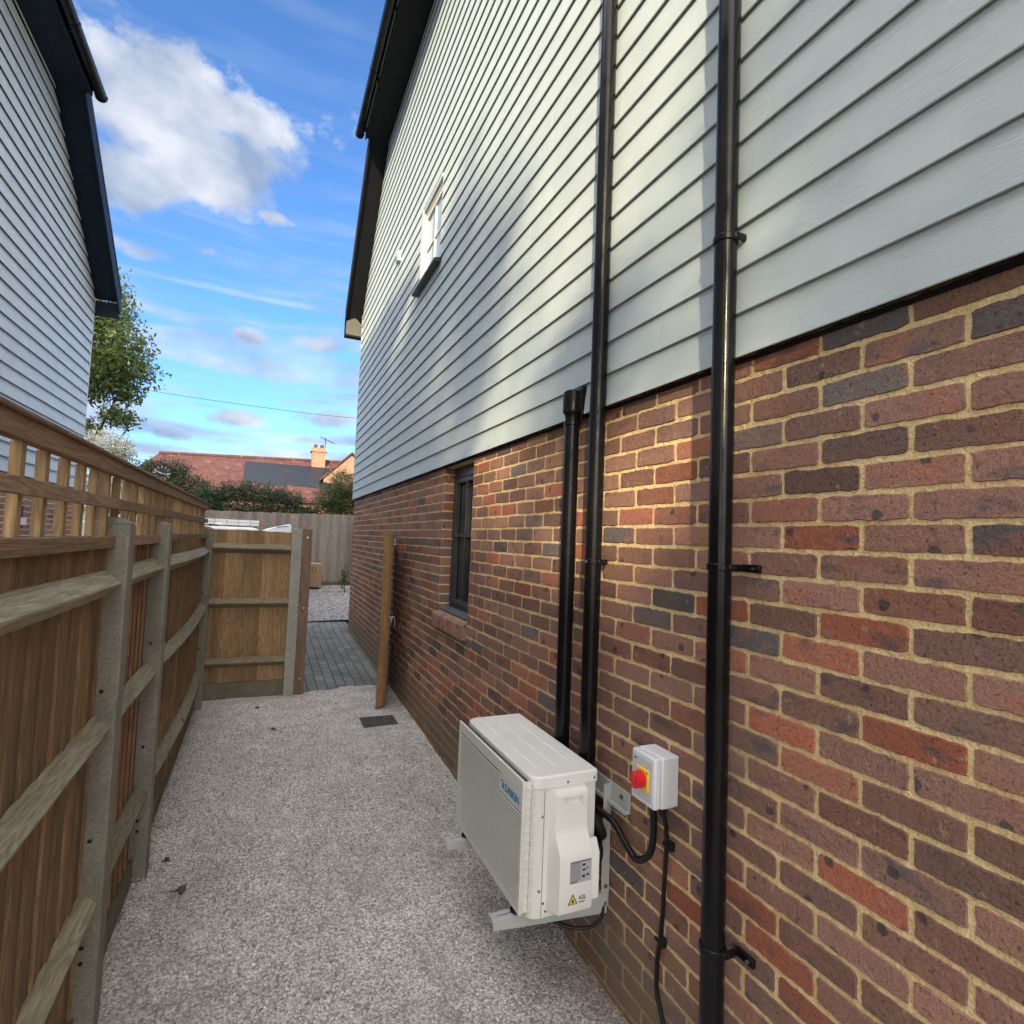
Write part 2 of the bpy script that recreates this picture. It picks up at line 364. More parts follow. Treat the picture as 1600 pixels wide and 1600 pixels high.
M_galv = paint('powder_grey', (.42, .43, .42), .45, .1)
M_screw = paint('steel_screw', (.5, .5, .48), .3, metal=1)
M_rubber = paint('rubber', (.010, .010, .010), .6, spec=.25)
M_box = paint('switch_plastic', (.72, .74, .77), .35); M_boxdoor = paint('switch_plate', (.55, .57, .6), .4)
M_red = paint('red_plastic', (.62, .012, .02), .25); M_yel = paint('yellow_plastic', (.85, .6, .03), .35)
M_blue = paint('blue_print', (.05, .25, .5), .5); M_ink = paint('ink', (.03, .03, .035), .6); M_label = paint('grey_label', (.42, .42, .45), .4)
M_pipe_cable = paint('cable_sheath', (.007, .007, .007), .35, .1, spec=.3)
M_whitepaint = paint('van_paint', (.8, .82, .84), .2); M_alu = paint('aluminium', (.75, .75, .75), .35, metal=.3); M_redcap = paint('red_cap', (.4, .03, .04), .5)
M_tyre = paint('tyre', (.02, .02, .02), .8); M_card = paint('cardboard', (.33, .2, .12), .85)
M_glass, _g, _p = mat('window_glass', (.012, .015, .018), .02); _p.inputs['Specular IOR Level'].default_value = 1.0; _p.inputs['IOR'].default_value = 2.4
M_glass2, _g, _p = mat('window_glass_pale', (.30, .38, .45), .04); _p.inputs['Specular IOR Level'].default_value = .9
M_board = wood_mat('featheredge', ((.29, .175, .085), (.21, .125, .06), (.11, .058, .026)), 2, green=.25)
M_edge_lit = wood_mat('featheredge_edge_lit', ((.36, .19, .10), (.26, .14, .075), (.14, .07, .035)), 2)  # paler colour stands in for sun on the narrow board edges
M_board_shade = wood_mat('reddish_board_shaded', ((.11, .05, .028), (.08, .036, .02), (.045, .02, .012)), 2)  # shade of the recessed boards between the edges, put into a dark colour
M_rail = wood_mat('weathered_rail', ((.34, .30, .22), (.28, .24, .17), (.14, .115, .075)), 1, green=.2)
M_railx = wood_mat('weathered_rail_cross', ((.27, .22, .15), (.22, .18, .12), (.12, .09, .055)), 0, green=.3)
M_trel = wood_mat('trellis_rail', ((.32, .205, .125), (.255, .16, .095), (.15, .088, .05)), 1)
M_slat = wood_mat('trellis_slat', ((.46, .31, .16), (.36, .235, .115), (.2, .12, .055)), 2)
M_gatewood = wood_mat('gate_wood', ((.30, .165, .06), (.24, .13, .05), (.13, .07, .03)), 2)
M_gatepost = wood_mat('gate_post_wood', ((.24, .155, .105), (.18, .115, .08), (.11, .07, .045)), 2)
M_greyfence = wood_mat('silvered_boards', ((.30, .255, .21), (.24, .205, .17), (.16, .125, .1)), 2, rough=.9)
M_conc = concrete_mat('post_concrete', (.20, .185, .15), (.27, .25, .20)); M_conc_dark = concrete_mat('gravel_board_concrete', (.13, .12, .085), (.19, .175, .12), .5)
M_gravel = gravel_mat('fine_gravel', 105, [(.16, .135, .12), (.46, .445, .43), (.60, .59, .575), (.74, .73, .715), (.17, .155, .145), (.92, .915, .90), (.50, .475, .455)], (.33, .26, .205))
M_gravel2 = gravel_mat('driveway_gravel', 26, [(.12, .12, .13), (.26, .26, .27), (.42, .42, .43), (.2, .18, .18), (.52, .52, .53)], None, .02, .75)
M_grate = gravel_mat('drain_slate', 60, [(.045, .05, .055), (.075, .08, .085), (.11, .115, .115)], None, .004)
M_earth = concrete_mat('earth', (.10, .09, .07), (.16, .14, .11), .5)

def paver_mat():
    m, g, p = mat('block_paving', rough=.85); co = g.coord()
    mp = g.n('ShaderNodeMapping'); mp.inputs['Rotation'].default_value = (0, 0, R(90)); g.l(co, mp.inputs[0])
    b = g.n('ShaderNodeTexBrick', offset=.5, i_Scale=1, i_Mortar_Size=.005, i_Mortar_Smooth=.2, i_Bias=0); b.inputs['Brick Width'].default_value = .2; b.inputs['Row Height'].default_value = .1
    b.inputs['Color1'].default_value = (.13, .145, .14, 1); b.inputs['Color2'].default_value = (.21, .22, .205, 1); b.inputs['Mortar'].default_value = (.035, .04, .04, 1)
    g.l(mp.outputs[0], b.inputs['Vector'])
    c = g.mix(1, b.outputs[0], g.ramp(g.noise(co, 120, 4, .7), [(.3, .7), (.7, 1.3)]), 'MULTIPLY')
    c = g.mix(1, c, g.ramp(g.noise(co, 2.4, 4, .7), [(.3, .78), (.7, 1.2)]), 'MULTIPLY')
    g.l(c, p.inputs['Base Color'])
    g.l(g.bump(g.math('SUBTRACT', g.math('MULTIPLY', g.noise(co, 70, 3), .3), b.outputs['Fac']), .8, .006), p.inputs['Normal'])
    return m
M_paver = paver_mat()

# ---------------------------------------------------------------- ground
def gz(y):
    return float(np.interp(y, [-8, 1.7, 4.2, 6.1, 9.3, 13.5, 30, 60], [-1.80, -1.755, -1.66, -1.615, -1.52, -1.17, -.9, -.9]))
def sheet(name, x0, x1, ys, dx, m, dz, amp=0, edge=None):
    xs = np.arange(x0, x1+dx/2, dx); ny = len(ys); nx = len(xs); vs = []
    rn = np.random.RandomState(5); cx = rn.rand(14, 4)
    for j, y in enumerate(ys):
        for x in xs:
            h = 0
            if amp:
                for k in range(14):
                    fr = 1.5+k*1.6; h += math.sin(fr*(x*math.cos(cx[k, 0]*6.3)+y*math.sin(cx[k, 0]*6.3))+cx[k, 1]*6.3)/(1+k*.8)
                h *= amp
            yy = y
            if edge and j == ny-1: yy += edge(x)
            vs.append((x, yy, gz(yy)+dz+h))
    fs = [(j*nx+i, j*nx+i+1, (j+1)*nx+i+1, (j+1)*nx+i) for j in range(ny-1) for i in range(nx-1)]
    b = MB(); b.add(vs, fs); o = b.build(name, m, smooth=True); tag(o, kind='structure'); return o
b = MB(); ys = [-60, -8, 1.7, 4.2, 6.1, 9.3, 13.5, 30, 90, 400]
b.add([(x, y, gz(y)-.07) for y in ys for x in (-400, 400)], [(2*j, 2*j+1, 2*j+3, 2*j+2) for j in range(len(ys)-1)])
tag(b.build('ground', M_earth), kind='structure')
sheet('gravel_yard', -.60, 1.36, list(np.arange(-3, 6.0, .035))+[6.03], .035, M_gravel, 0, .008,
      lambda x: .05+.03*math.sin(x*9)+.025*math.sin(x*23+1)+(.04 if x > .9 else 0))
sheet('path', .34, 1.36, list(np.arange(6.0, 10.61, .2)), .17, M_paver, -.012)
sheet('driveway', -14, 9.5, list(np.arange(9.9, 13.6, .25)), .3, M_gravel2, .0, .012)

# scattered chippings standing proud of the yard surface
def chips(n, x0, x1, y0, y1, s0, s1, name, m):
    cube = np.array([(x, y, z) for x in (-1, 1) for y in (-1, 1) for z in (-1, 1)], float)
    fc = [(0, 1, 3, 2), (4, 6, 7, 5), (0, 4, 5, 1), (2, 3, 7, 6), (0, 2, 6, 4), (1, 5, 7, 3)]
    V = []; F = []; C = []
    for i in range(n):
        s = s0+(s1-s0)*rs.rand()**2.5; a = rs.rand(3)*6.28
        rot = np.array(Matrix.Rotation(a[0], 3, 'X') @ Matrix.Rotation(a[1], 3, 'Y') @ Matrix.Rotation(a[2], 3, 'Z'))
        y = y0+(y1-y0)*rs.rand()**1.3; x = x0+(x1-x0)*rs.rand()
        p = (cube*(.6+.4*rs.rand(8, 1))*[1, .8, .6]*s*.5) @ rot.T+[x, y, gz(y)+.004]
        V += [tuple(q) for q in p]; F += [tuple(k+8*i for k in f) for f in fc]; C += [(rs.rand(), rs.rand(), rs.rand())]*8
    b = MB(); b.v = V; b.f = F; b.c = C; o = b.build(name, m, attr=True); return o
M_chip, g, p = mat('chipping', rough=.9); a = g.n('ShaderNodeAttribute', attribute_name='bc'); s = g.n('ShaderNodeSeparateColor'); g.l(a.outputs['Color'], s.inputs[0])
g.l(g.ramp(s.outputs[0], [(0, (.25, .2, .18)), (.3, (.44, .40, .37)), (.7, (.6, .57, .55)), (1, (.8, .78, .76))]), p.inputs['Base Color'])
tag(chips(26000, -.50, 1.30, 1.3, 6.0, .005, .013, 'loose_chippings', M_chip), 'loose pale stone chippings strewn over the gravel yard', 'gravel', kind='stuff')

# ---------------------------------------------------------------- brickwork and boarding
def brickwork(parent, xw, sg, y0, y1, ztop, zbot, openings, phase, name='brick_wall', nl=12, back=.1):
    """stretcher bond facing -sg*x ... sg=+1: the face looks towards -x"""
    b = MB(); k = 0; z = ztop
    while z > zbot:
        zt, zb = z-.0054, z-.0696
        off = phase+(.1125 if k % 2 else 0)
        j0 = int(math.floor((y0-off)/.225)); j1 = int(math.ceil((y1-off)/.225))
        for j in range(j0, j1+1):
            a, c = max(off+j*.225+.0054, y0), min(off+(j+1)*.225-.0054, y1)
            segs = [(a, c)]
            for (oy0, oy1, oz0, oz1) in openings:
                if (zt+zb)/2 < oz1 and (zt+zb)/2 > oz0:
                    new = []
                    for (p, q) in segs:
                        if p < oy0: new.append((p, min(q, oy0)))
                        if q > oy1: new.append((max(p, oy1), q))
                    segs = new
            for (p, q) in segs:
                if q-p < .02: continue
                col = (rs.rand(), rs.rand(), rs.rand()); n = (nl if q-p > .12 else nl//2+2); mz = 5
                if nl > 8 and (p+q)/2 < 3.3: n *= 2; mz = 7
                uu = [0, .0025/(q-p)]+list(np.linspace(0, 1, n)[1:-1])+[1-.0025/(q-p), 1]; vv_ = [0, .042]+list(np.linspace(0, 1, mz)[1:-1])+[.958, 1]; n = len(uu)-1; mz = len(vv_)-1
                vs = []; fs = []
                dzc = rs.randn()*.0010; tilt = rs.randn()*.0012; px_ = max(-.0014, min(.0010, rs.randn()*.0009))
                sm_ = lambda k_: np.convolve(rs.randn(k_+2), [.3, .5, .3], 'valid')*.0013+rs.randn(k_)*.0006
                et = sm_(n+1); eb = sm_(n+1); el_ = sm_(mz+1); er = sm_(mz+1)
                for ring_i in range(n+1):
                    for ring_j in range(mz+1):
                        u = uu[ring_i]; v = vv_[ring_j]
                        cr = .005*((abs(2*u-1))**18); cv = .004*((abs(2*v-1))**8)
                        yy = p+(q-p)*u; zz = zb+(zt-zb)*v+dzc+tilt*(2*u-1)
                        if ring_j <= 1: zz += eb[ring_i]+cr
                        if ring_j >= mz-1: zz += et[ring_i]-cr
                        if ring_i <= 1: yy += el_[ring_j]
                        if ring_i >= n-1: yy += er[ring_j]
                        edge = ring_i in (0, n) or ring_j in (0, mz)
                        xx = (-.0030 if not edge else .0012)+px_+rs.randn()*.00035
                        vs.append((xw+sg*xx, yy, zz))
                W_ = mz+1
                fs = [(i*W_+jj, i*W_+jj+1, (i+1)*W_+jj+1, (i+1)*W_+jj) for i in range(n) for jj in range(mz)]
                per = [i*W_ for i in range(n+1)]+[n*W_+jj for jj in range(1, W_)]+[i*W_+mz for i in range(n-1, -1, -1)]+[jj for jj in range(mz-1, 0, -1)]
                base = len(vs); vs += [(xw+sg*.02, vs[i][1], vs[i][2]) for i in per]; L = len(per)
                fs += [(per[i], per[(i+1) % L], base+(i+1) % L, base+i) for i in range(L)]
                b.add(vs, fs, col)
        # reveal bricks at openings
        for (oy0, oy1, oz0, oz1) in openings:
            if (zt+zb)/2 < oz1 and (zt+zb)/2 > oz0:
                d = back if k % 2 else back
                for (ya, yb) in ((oy0-.05, oy0-.0008), (oy1+.0008, oy1+.05)):
                    col = (rs.rand(), rs.rand(), rs.rand())
                    X0, X1 = sorted((xw+sg*.001, xw+sg*(back-.006))); b.box(X0, X1, ya, yb, zb, zt, col)
        z -= .075; k += 1
    w_ = b.build(name, M_brick, parent, smooth=True, attr=True)
    mb = MB(); X0, X1 = sorted((xw+sg*.0006, xw+sg*back))
    # mortar body as boxes around the openings
    if openings:
        oy0, oy1, oz0, oz1 = openings[0]
        mb.box(X0, X1, y0, oy0-.002, zbot, ztop); mb.box(X0, X1, oy1+.002, y1-.001, zbot, ztop)
        mb.box(X0, X1, oy0-.002, oy1+.002, zbot, oz0)
        if oz1 < ztop: mb.box(X0, X1, oy0-.002, oy1+.002, oz1, ztop)
    else: mb.box(X0, X1, y0, y1-.001, zbot, ztop)
    mb.build('mortar', M_mortar, w_)
    return w_

def boarding(parent, xw, sg, y0, yend, z0, ztop, exp, m, openings=(), seed=3, lp=1.0):
    """lapped weatherboards; yend(z) gives the far end"""
    r2 = random.Random(seed); b = MB(); z = z0; i = 0
    while z < ztop-.02:
        segs = []; y = y0-r2.random()*3
        while y < yend(z):
            ny = y+3.6; segs.append((max(y, y0)+.0012, min(ny, 99)-.0012)); y = ny
        col0 = r2.random()
        for (p, q) in segs:
            parts = [(p, q)]
            for (oy0, oy1, oz0, oz1) in openings:
                if z+exp*.5 > oz0 and z+exp*.5 < oz1:
                    nw = []
                    for (s_, e_) in parts:
                        if s_ < oy0: nw.append((s_, min(e_, oy0)))
                        if e_ > oy1: nw.append((max(s_, oy1), e_))
                    parts = nw
            for (s_, e_) in parts:
                if s_ > yend(z): continue
                e0, e1 = min(e_, yend(z)), min(e_, yend(z+exp)); col = (col0, r2.random(), r2.random()); zt = z+exp+(.014 if z+exp*1.5 < ztop else -.004)
                if s_ >= e1: e1 = s_+.001
                if s_ >= e0: continue
                X = lambda d: xw-sg*d
                lo, hi, inn = .0125+.0135*lp, .0125, .004
                pr = [(X(lo), z+.0015), (X(lo-.0015), z), (X(lo-.005), z), (X(hi-.006), zt), (X(hi), zt)]
                n = len(pr)
                vs = [(x_, s_, z_) for x_, z_ in pr]+[(x_, e0+(e1-e0)*((z_-z)/exp), z_) for x_, z_ in pr]
                b.add(vs, [(k, (k+1) % n, n+(k+1) % n, n+k) for k in range(n)]+[tuple(range(n)), tuple(range(n, 2*n))[::-1]], col)
        z += exp; i += 1
    return b.build('weatherboarding', m, parent, attr=True)

# ================================================================ main house on the right
XW = 1.323
house = empty('house', (XW+3, 3, -1.75), 'two-storey house on the right: mixed brick below, pale weatherboarding above', 'house')
WIN = (3.67, 4.37, -.575, .585)
bw = brickwork(house, XW, 1, -2.6, 9.36, .604, -2.0, [WIN], 1.22-.225*30, back=.115)
UWIN = (4.72, 5.44, 2.50, 3.30)
ZE, YK, YC, ZC = 5.55, 7.72, 9.40, 3.66           # eaves height, knee of the roof, far corner and its height
def yendR(z): return YC-.02 if z <= ZC else max(YC-.02-(z-ZC)*(YC-YK)/(ZE-ZC), YK)
boarding(house, XW-.012, 1, -2.6, yendR, .588, ZE, .1372, M_siding, [UWIN])
b = MB(); b.box(XW-.008, XW+.03, -2.6, UWIN[0]-.03, .600, ZE+.2); b.box(XW-.008, XW+.03, UWIN[1]+.03, YK, .600, ZE+.2); b.box(XW-.008, XW+.03, UWIN[0]-.03, UWIN[1]+.03, .6, UWIN[2]-.03); b.box(XW-.008, XW+.03, UWIN[0]-.03, UWIN[1]+.03, UWIN[3]+.02, ZE+.2)
b.prism([(YK, .6), (YC-.03, .6), (YC-.03, ZC), (YK, ZE)], 0, XW-.008, XW+.03); b.build('batten_backing', M_fascia, house)
b = MB(); b.box(XW-.035, XW+.05, YC-.025, YC+.02, .575, ZC+.02); b.build('corner_trim', M_siding, house, .002)
b = MB(); b.box(XW-.016, XW+.0, -2.6, YC-.03, .578, .586); b.build('ventilation_strip', M_fascia, house)
# building mass behind the faces
b = MB(); b.box(XW+.13, 8.3, -2.6, YC-.01, -2.0, .6); b.prism([(-2.6, .6), (YC-.01, .6), (YC-.01, ZC), (YK, ZE), (-2.6, ZE)], 0, XW+.13, 8.3); b.build('inner_wall', M_fascia, house)
b = MB(); b.box(XW+.03, 8.3, YC-.009, YC+.0, .6, ZC); b.build('front_wall', M_siding2, house)
# roof: long side slope (rises in +x) and the lower front slope (falls in +y)
M_tile = paint('dark_roof_tile', (.05, .035, .032), .7, .3, var=.3)
def tiles_x(b, x0, z0, x1, z1, y0, y1, t=.05):
    b.poly3([(x0, y0, z0), (x1, y0, z1), (x1, y1, z1), (x0, y1, z0)], (0, 0, t))
b = MB(); tiles_x(b, XW-.42, ZE+.17, 5.2, ZE+3.6, -2.6, YK+.02)
dz = (ZC-ZE); dy = (YC-YK); ux = XW-.30
b.poly3([(ux, YK-.1, ZE+.20+.11), (8.4, YK-.1, ZE+.20+.11), (8.4, YC+.12, ZC+.20-.135), (ux, YC+.12, ZC+.20-.135)], (0, 0, .05))
b.build('roof', M_tile, house)
# soffit, fascia, bargeboard
b = MB(); b.box(XW-.34, XW+.02, -2.6, YK, ZE, ZE+.012); b.build('soffit', M_fascia, house)
b = MB(); b.box(XW-.36, XW-.34, -2.6, YK, ZE-.03, ZE+.20); b.build('fascia', M_fascia, house, .003)
b = MB(); k = -dz/dy
b.poly3([(ux+.02, YK, ZE+.0), (XW+.02, YK, ZE+.0), (XW+.02, YC+.08, ZC-k*.08), (ux+.02, YC+.08, ZC-k*.08)], (0, 0, .012)); b.build('verge_soffit', M_fascia, house)
b = MB(); b.poly3([(ux, YK-.02, ZE-.05), (ux, YC+.1, ZC-k*.1-.06), (ux, YC+.1, ZC-k*.1+.16), (ux, YK-.02, ZE+.19)], (.02, 0, 0)); b.build('bargeboard', M_fascia, house, .003)
b = MB(); b.prism([(ux+.02, ZC-.33), (XW-.03, ZC-.33), (XW-.03, ZC-.12), (XW-.14, ZC-.02), (ux+.02, ZC-.1)], 1, YC+.03, YC+.10); b.build('eaves_box_end', M_soffit_end, house, .003)
b = MB(); b.poly3([(ux+.0, YC+.0, ZC-.36), (ux, YC+.12, ZC-.36), (8.3, YC+.12, ZC-.36), (8.3, YC+.0, ZC-.36)], (0, 0, .03)); b.box(ux, 8.3, YC+.1, YC+.125, ZC-.36, ZC-.02); b.build('front_soffit', M_fascia, house, .003)
def gutter(parent, x, y0, y1, z, r=.057):
    b = MB(); n = 12; vs = []; fs = []
    prof = [(x+r*math.cos(math.pi+math.pi*k/n), z+r*math.sin(math.pi+math.pi*k/n)) for k in range(n+1)]
    prof += [(x+(r-.006)*math.cos(2*math.pi-math.pi*k/n), z+(r-.006)*math.sin(2*math.pi-math.pi*k/n)) for k in range(n+1)]
    b.prism(prof, 1, y0, y1)
    # end stop and unions
    b.prism(prof[:n+1], 1, y1, y1+.006)
    for yy in (y1-.03, y1-1.2, y1-3.2, y1-5.2):
        pr = [(x+(r+.006)*math.cos(math.pi+math.pi*k/n), z+(r+.006)*math.sin(math.pi+math.pi*k/n)) for k in range(n+1)]
        b.prism(pr, 1, yy-.02, yy+.02)
    o = b.build('gutter', M_black, parent, smooth=True)
    for yy in (y1-.18, y1-1.1, y1-2.1, y1-3.1, y1-4.1):
        b = MB(); b.box(x+r*.6 if x > 0 else x-r*1.4, x+r*1.5 if x > 0 else x-r*.6, yy-.012, yy+.012, z-.06, z+.01)
        b.build('gutter_bracket', M_black, o)
gutter(house, XW-.43, -2.6, YK+.06, ZE+.06)
# lower window
wd = MB(); yA, yB, zA, zB = WIN; xf = XW+.085
fr = MB()
for (a, c, d, e) in ((yA, yA+.055, zA, zB), (yB-.055, yB, zA, zB), (yA+.055, yB-.055, zA, zA+.06), (yA+.055, yB-.055, zB-.09, zB)): fr.box(xf, xf+.05, a, c, d, e)
win = fr.build('window', M_anth, house, .004)
b = MB(); b.box(xf+.03, xf+.034, yA+.05, yB-.05, zA+.055, zB-.085); b.build('pane', M_glass, win)
b = MB(); ym = (yA+yB)/2
for (a, c, d, e) in ((yA+.06, yA+.10, zA+.065, zB-.095), (yB-.10, yB-.06, zA+.065, zB-.095), (yA+.10, yB-.10, zA+.065, zA+.105), (yA+.10, yB-.10, zB-.135, zB-.095), (yA+.10, yB-.10, .02, .042), (ym-.012, ym+.012, zA+.105, zB-.135)): b.box(xf-.012, xf+.0285, a, c, d, e)
b.build('casement', M_anth, win, .004)
b = MB(); b.prism([(XW+.002, zA+.003), (XW+.002, zA+.022), (xf+.01, zA+.032), (xf+.01, zA+.003)], 1, yA+.003, yB-.003); b.build('window_sill', paint('slate_sill', (.10, .11, .125), .5), win)
b = MB()
yy = yA+.01
while yy < yB+.05:
    c = (.3+rs.rand()*.3, .6+.4*rs.rand(), rs.rand()); b.prism([(XW-.038, zA-.125), (XW-.038, zA-.03), (XW-.032, zA-.022), (XW+.003, zA-.004), (XW+.003, zA-.128)], 1, yy, yy+.065, c); yy += .075
M_brick_sill = M_brick
bs = b.build('brick_sill', M_brick_sill, house, .003, attr=True)
b = MB(); b.prism([(XW-.034, zA-.121), (XW-.034, zA-.032), (XW+.001, zA-.012), (XW+.001, zA-.124)], 1, yA+.012, yy-.012); b.build('mortar', M_mortar, bs)
b = MB(); b.box(XW-.004, xf+.04, yA-.03, yB+.03, zB+.001, zB+.03); b.build('lintel', M_fascia, house)
# upper window
yA, yB, zA, zB = UWIN; xq = XW-.012
b = MB(); b.box(xq-.016, xq+.06, yA-.02, yA+.022, zA-.01, zB+.02); b.box(xq-.030, xq+.06, yB-.055, yB+.005, zA-.01, zB+.02)
b.box(xq-.022, xq+.06, yA+.026, yB-.056, zB-.01, zB+.04); trim = b.build('window', M_siding, house, .002)
yA -= .025; yB += .015; xq += .012; b = MB(); b.box(xq-.012, xq+.03, yA+.05, yB-.07, zB-.045, zB-.012)
for (a, c, d, e) in ((yA+.05, yA+.09, zA, zB-.045), (yB-.11, yB-.07, zA, zB-.045), (yA+.09, yB-.11, zA, zA+.05), (yA+.09, yB-.11, zB-.095, zB-.045)): b.box(xq-.006, xq+.03, a, c, d, e)
ym = (yA+yB-.02)/2; b.box(xq+.0, xq+.022, ym-.008, ym+.008, zA+.05, zB-.095); b.box(xq+.001, xq+.021, yA+.09, yB-.11, (zA+zB)/2-.03, (zA+zB)/2-.014)
b.build('frame', M_whiteframe, trim, .002)
b = MB(); b.box(xq+.012, xq+.016, yA+.07, yB-.09, zA+.03, zB-.06); b.build('pane', M_glass2, trim); xq -= .012; yA += .025; yB -= .015
b = MB(); b.prism([(xq-.085, zA-.045), (xq-.085, zA-.015), (xq+.01, zA+.01), (xq+.01, zA-.045)], 1, yA-.05, yB+.06); b.build('window_sill', M_anth, trim, .004)
b = MB(); b.box(xq-.06, xq-.018, 6.44, 6.55, 3.28, 3.40); b.box(xq-.066, xq-.06, 6.45, 6.54, 3.29, 3.30); b.box(xq-.066, xq-.06, 6.45, 6.54, 3.33, 3.34); b.build('vent_cover', M_siding, house, .004)

# ================================================================ neighbouring house on the left
XL = -2.80
ZEL, YKL, YCL, ZCL = 5.575, 8.59, 11.0, 3.725
YBL = -1.2
nb = empty('house', (XL-3, 3, -1.75), 'house on the left behind the trellis: pale weatherboarding, dark navy bargeboard and gutter', 'house')
def yendL(z): return YCL-.02 if z <= ZCL else max(YCL-.02-(z-ZCL)*(YCL-YKL)/(ZEL-ZCL), YKL)
boarding(nb, XL+.012, -1, YBL, yendL, .575, ZEL, .171, M_siding2, seed=9, lp=1.9)
brickwork(nb, XL, -1, 4.0, 10.95, .59, -1.9, [], .1, nl=4, back=.1)
b = MB(); b.box(XL-6, XL-.11, YBL, YCL-.01, -1.9, .62); b.prism([(YBL, .6), (YCL-.01, .6), (YCL-.01, ZCL), (YKL, ZEL), (YBL, ZEL)], 0, XL-6, XL-.0); b.build('inner_wall', M_fascia, nb)
b = MB(); b.box(XL-6, XL-.0, YCL-.009, YCL, -1.9, ZCL); b.build('front_wall', M_siding2, nb)
b = MB(); b.box(XL-.05, XL+.035, YCL-.03, YCL+.02, .565, ZCL+.02); b.build('corner_trim', M_siding2, nb, .002)
ul = XL+.375; k = (ZEL-ZCL)/(YCL-YKL)
b = MB(); tiles_x(b, XL+.50, ZEL+.17, -6, ZEL+3.4, YBL-.2, YKL+.02)
b.poly3([(ul, YKL-.1, ZEL+.29), (XL-6, YKL-.1, ZEL+.29), (XL-6, YCL+.12, ZCL+.20-.09), (ul, YCL+.12, ZCL+.20-.09)], (0, 0, .05)); b.build('roof', M_tile, nb)
M_navy = paint('navy_trim', (.006, .012, .024), .55, .2, var=.2, spec=.2)
b = MB(); b.box(XL-.02, XL+.42, YBL-.2, YKL, ZEL, ZEL+.012); b.build('soffit', M_navy, nb)
b = MB(); b.box(XL+.42, XL+.44, YBL-.2, YKL, ZEL-.03, ZEL+.20); b.build('fascia', M_navy, nb, .003)
b = MB(); b.poly3([(ul-.02, YKL, ZEL), (XL-.02, YKL, ZEL), (XL-.02, YCL+.0, ZCL), (ul-.02, YCL+.0, ZCL)], (0, 0, .012)); b.build('verge_soffit', M_navy, nb)
b = MB(); b.poly3([(ul, YKL-.02, ZEL-.05), (ul, YCL+.05, ZCL-k*.05-.14), (ul, YCL+.08, ZCL-k*.1+.16), (ul, YKL-.02, ZEL+.19)], (-.02, 0, 0)); b.build('bargeboard', M_navy, nb, .003)
b = MB(); b.prism([(ul-.02, ZCL-.24), (XL+.03, ZCL-.24), (XL+.03, ZCL-.02), (ul-.02, ZCL-.02)], 1, YCL+.02, YCL+.05); b.box(XL-6, ul, YCL, YCL+.07, ZCL-.26, ZCL-.235); b.build('eaves_box_end', M_navy, nb, .003)
gutter(nb, XL+.51, YBL-.2, YKL+.10, ZEL+.06, .068)
b = MB(); b.box(XL+.003, XL+.04, 8.4, 8.9, -.03, .06); b.build('window_sill', M_whiteframe, nb)
b = MB(); b.box(XL+.002, XL+.012, 8.43, 8.86, .06, .2); b.build('meter_hatch', M_fascia, nb)

# ================================================================ downpipes
def pipe(y, x, z0, z1, label, clips, collars, r=.034, arm=True):
    t = empty('downpipe', (x, y, z0), label, 'downpipe', 'black downpipes on the brick wall')
    b = MB(); b.tube([(x, y, z0), (x, y, z1)], r, 28); b.build('pipe', M_black, t, smooth=True)
    for z in collars:
        b = MB(); prof = [(-.045, r+.0005), (-.045, r+.004), (-.005, r+.0055), (0, r+.008), (.006, r+.008), (.01, r+.004), (.045, r+.004), (.045, r+.0005)]
        b.tube([(x, y, z+p[0]) for p in prof], [p[1] for p in prof], 28); b.build('collar', M_black, t, smooth=True)
    for z in clips:
        b = MB(); b.tube([(x, y, z-.011), (x, y, z+.011)], r+.0045, 28)
        b.box(XW-.075 if z > .6 else x, XW-.03, y-r-.010, y-r-.004, z-.011, z+.011)
        b.prism([(x+.0, -.012), (XW-.022, -.012), (XW-.022, .012), (x, .012)], 1, y-r-.012, y-r-.003) if False else None
        if arm:
            b.box(x-.004, XW-.012, y-r-.009, y-r+.001, z-.010, z+.010)
            b.box(XW-.018, XW-.005, y-r-.062, y-r+.002, z-.012, z+.012)
        else: b.box(x+.02, XW-.002, y-.012, y+.012, z-.010, z+.010)
        b.build('clip', M_black, t, .003, smooth=True)
        b = MB(); b.tube([(XW-.024, y-r-.045, z), (XW-.016, y-r-.045, z)] if arm else [(x-.042, y-.005, z), (x-.034, y-.005, z)], .005 if arm else .007, 10); b.build('screw', M_screw, t)
    return t
pipe(1.268, 1.252, -1.8, ZE+.02, 'thickest black downpipe nearest the camera running the whole height of the wall', [.955, -.052, -1.15], [.585])
pipe(1.974, 1.255, -1.33, ZE+.02, 'black downpipe running up past the boarding, between the short capped pipe and the nearest pipe', [-.07], [1.78], arm=False)
t = empty('capped_waste_pipe', (1.252, 2.176, -1.72), 'short black pipe ending in a rounded cap at the foot of the boarding', 'waste pipe')
x, y = 1.252, 2.180
b = MB(); b.tube([(x, y, -1.33), (x, y, .575)], .0335, 28); b.build('pipe', M_black, t, smooth=True)
b = MB(); b.tube([(x, y, .535), (x, y, .537), (x, y, .551), (x, y, .552), (x, y, .578), (x, y, .588), (x, y, .598), (x, y, .672), (x, y, .69), (x, y, .698), (x, y, .70)],
                 [.034, .039, .039, .034, .034, .038, .046, .046, .043, .032, .002], 28); b.build('valve_cap', M_black, t, smooth=True)
b = MB(); b.prism([(x+.02, .545), (XW-.02, .61), (XW-.02, .70), (XW-.045, .715), (x+.02, .69)], 1, y-.042, y-.026)
b.tube([(XW-.035, y-.045, .70), (XW-.035, y-.02, .70)], .018, 16); b.build('bracket', M_black, t, .003, smooth=True)

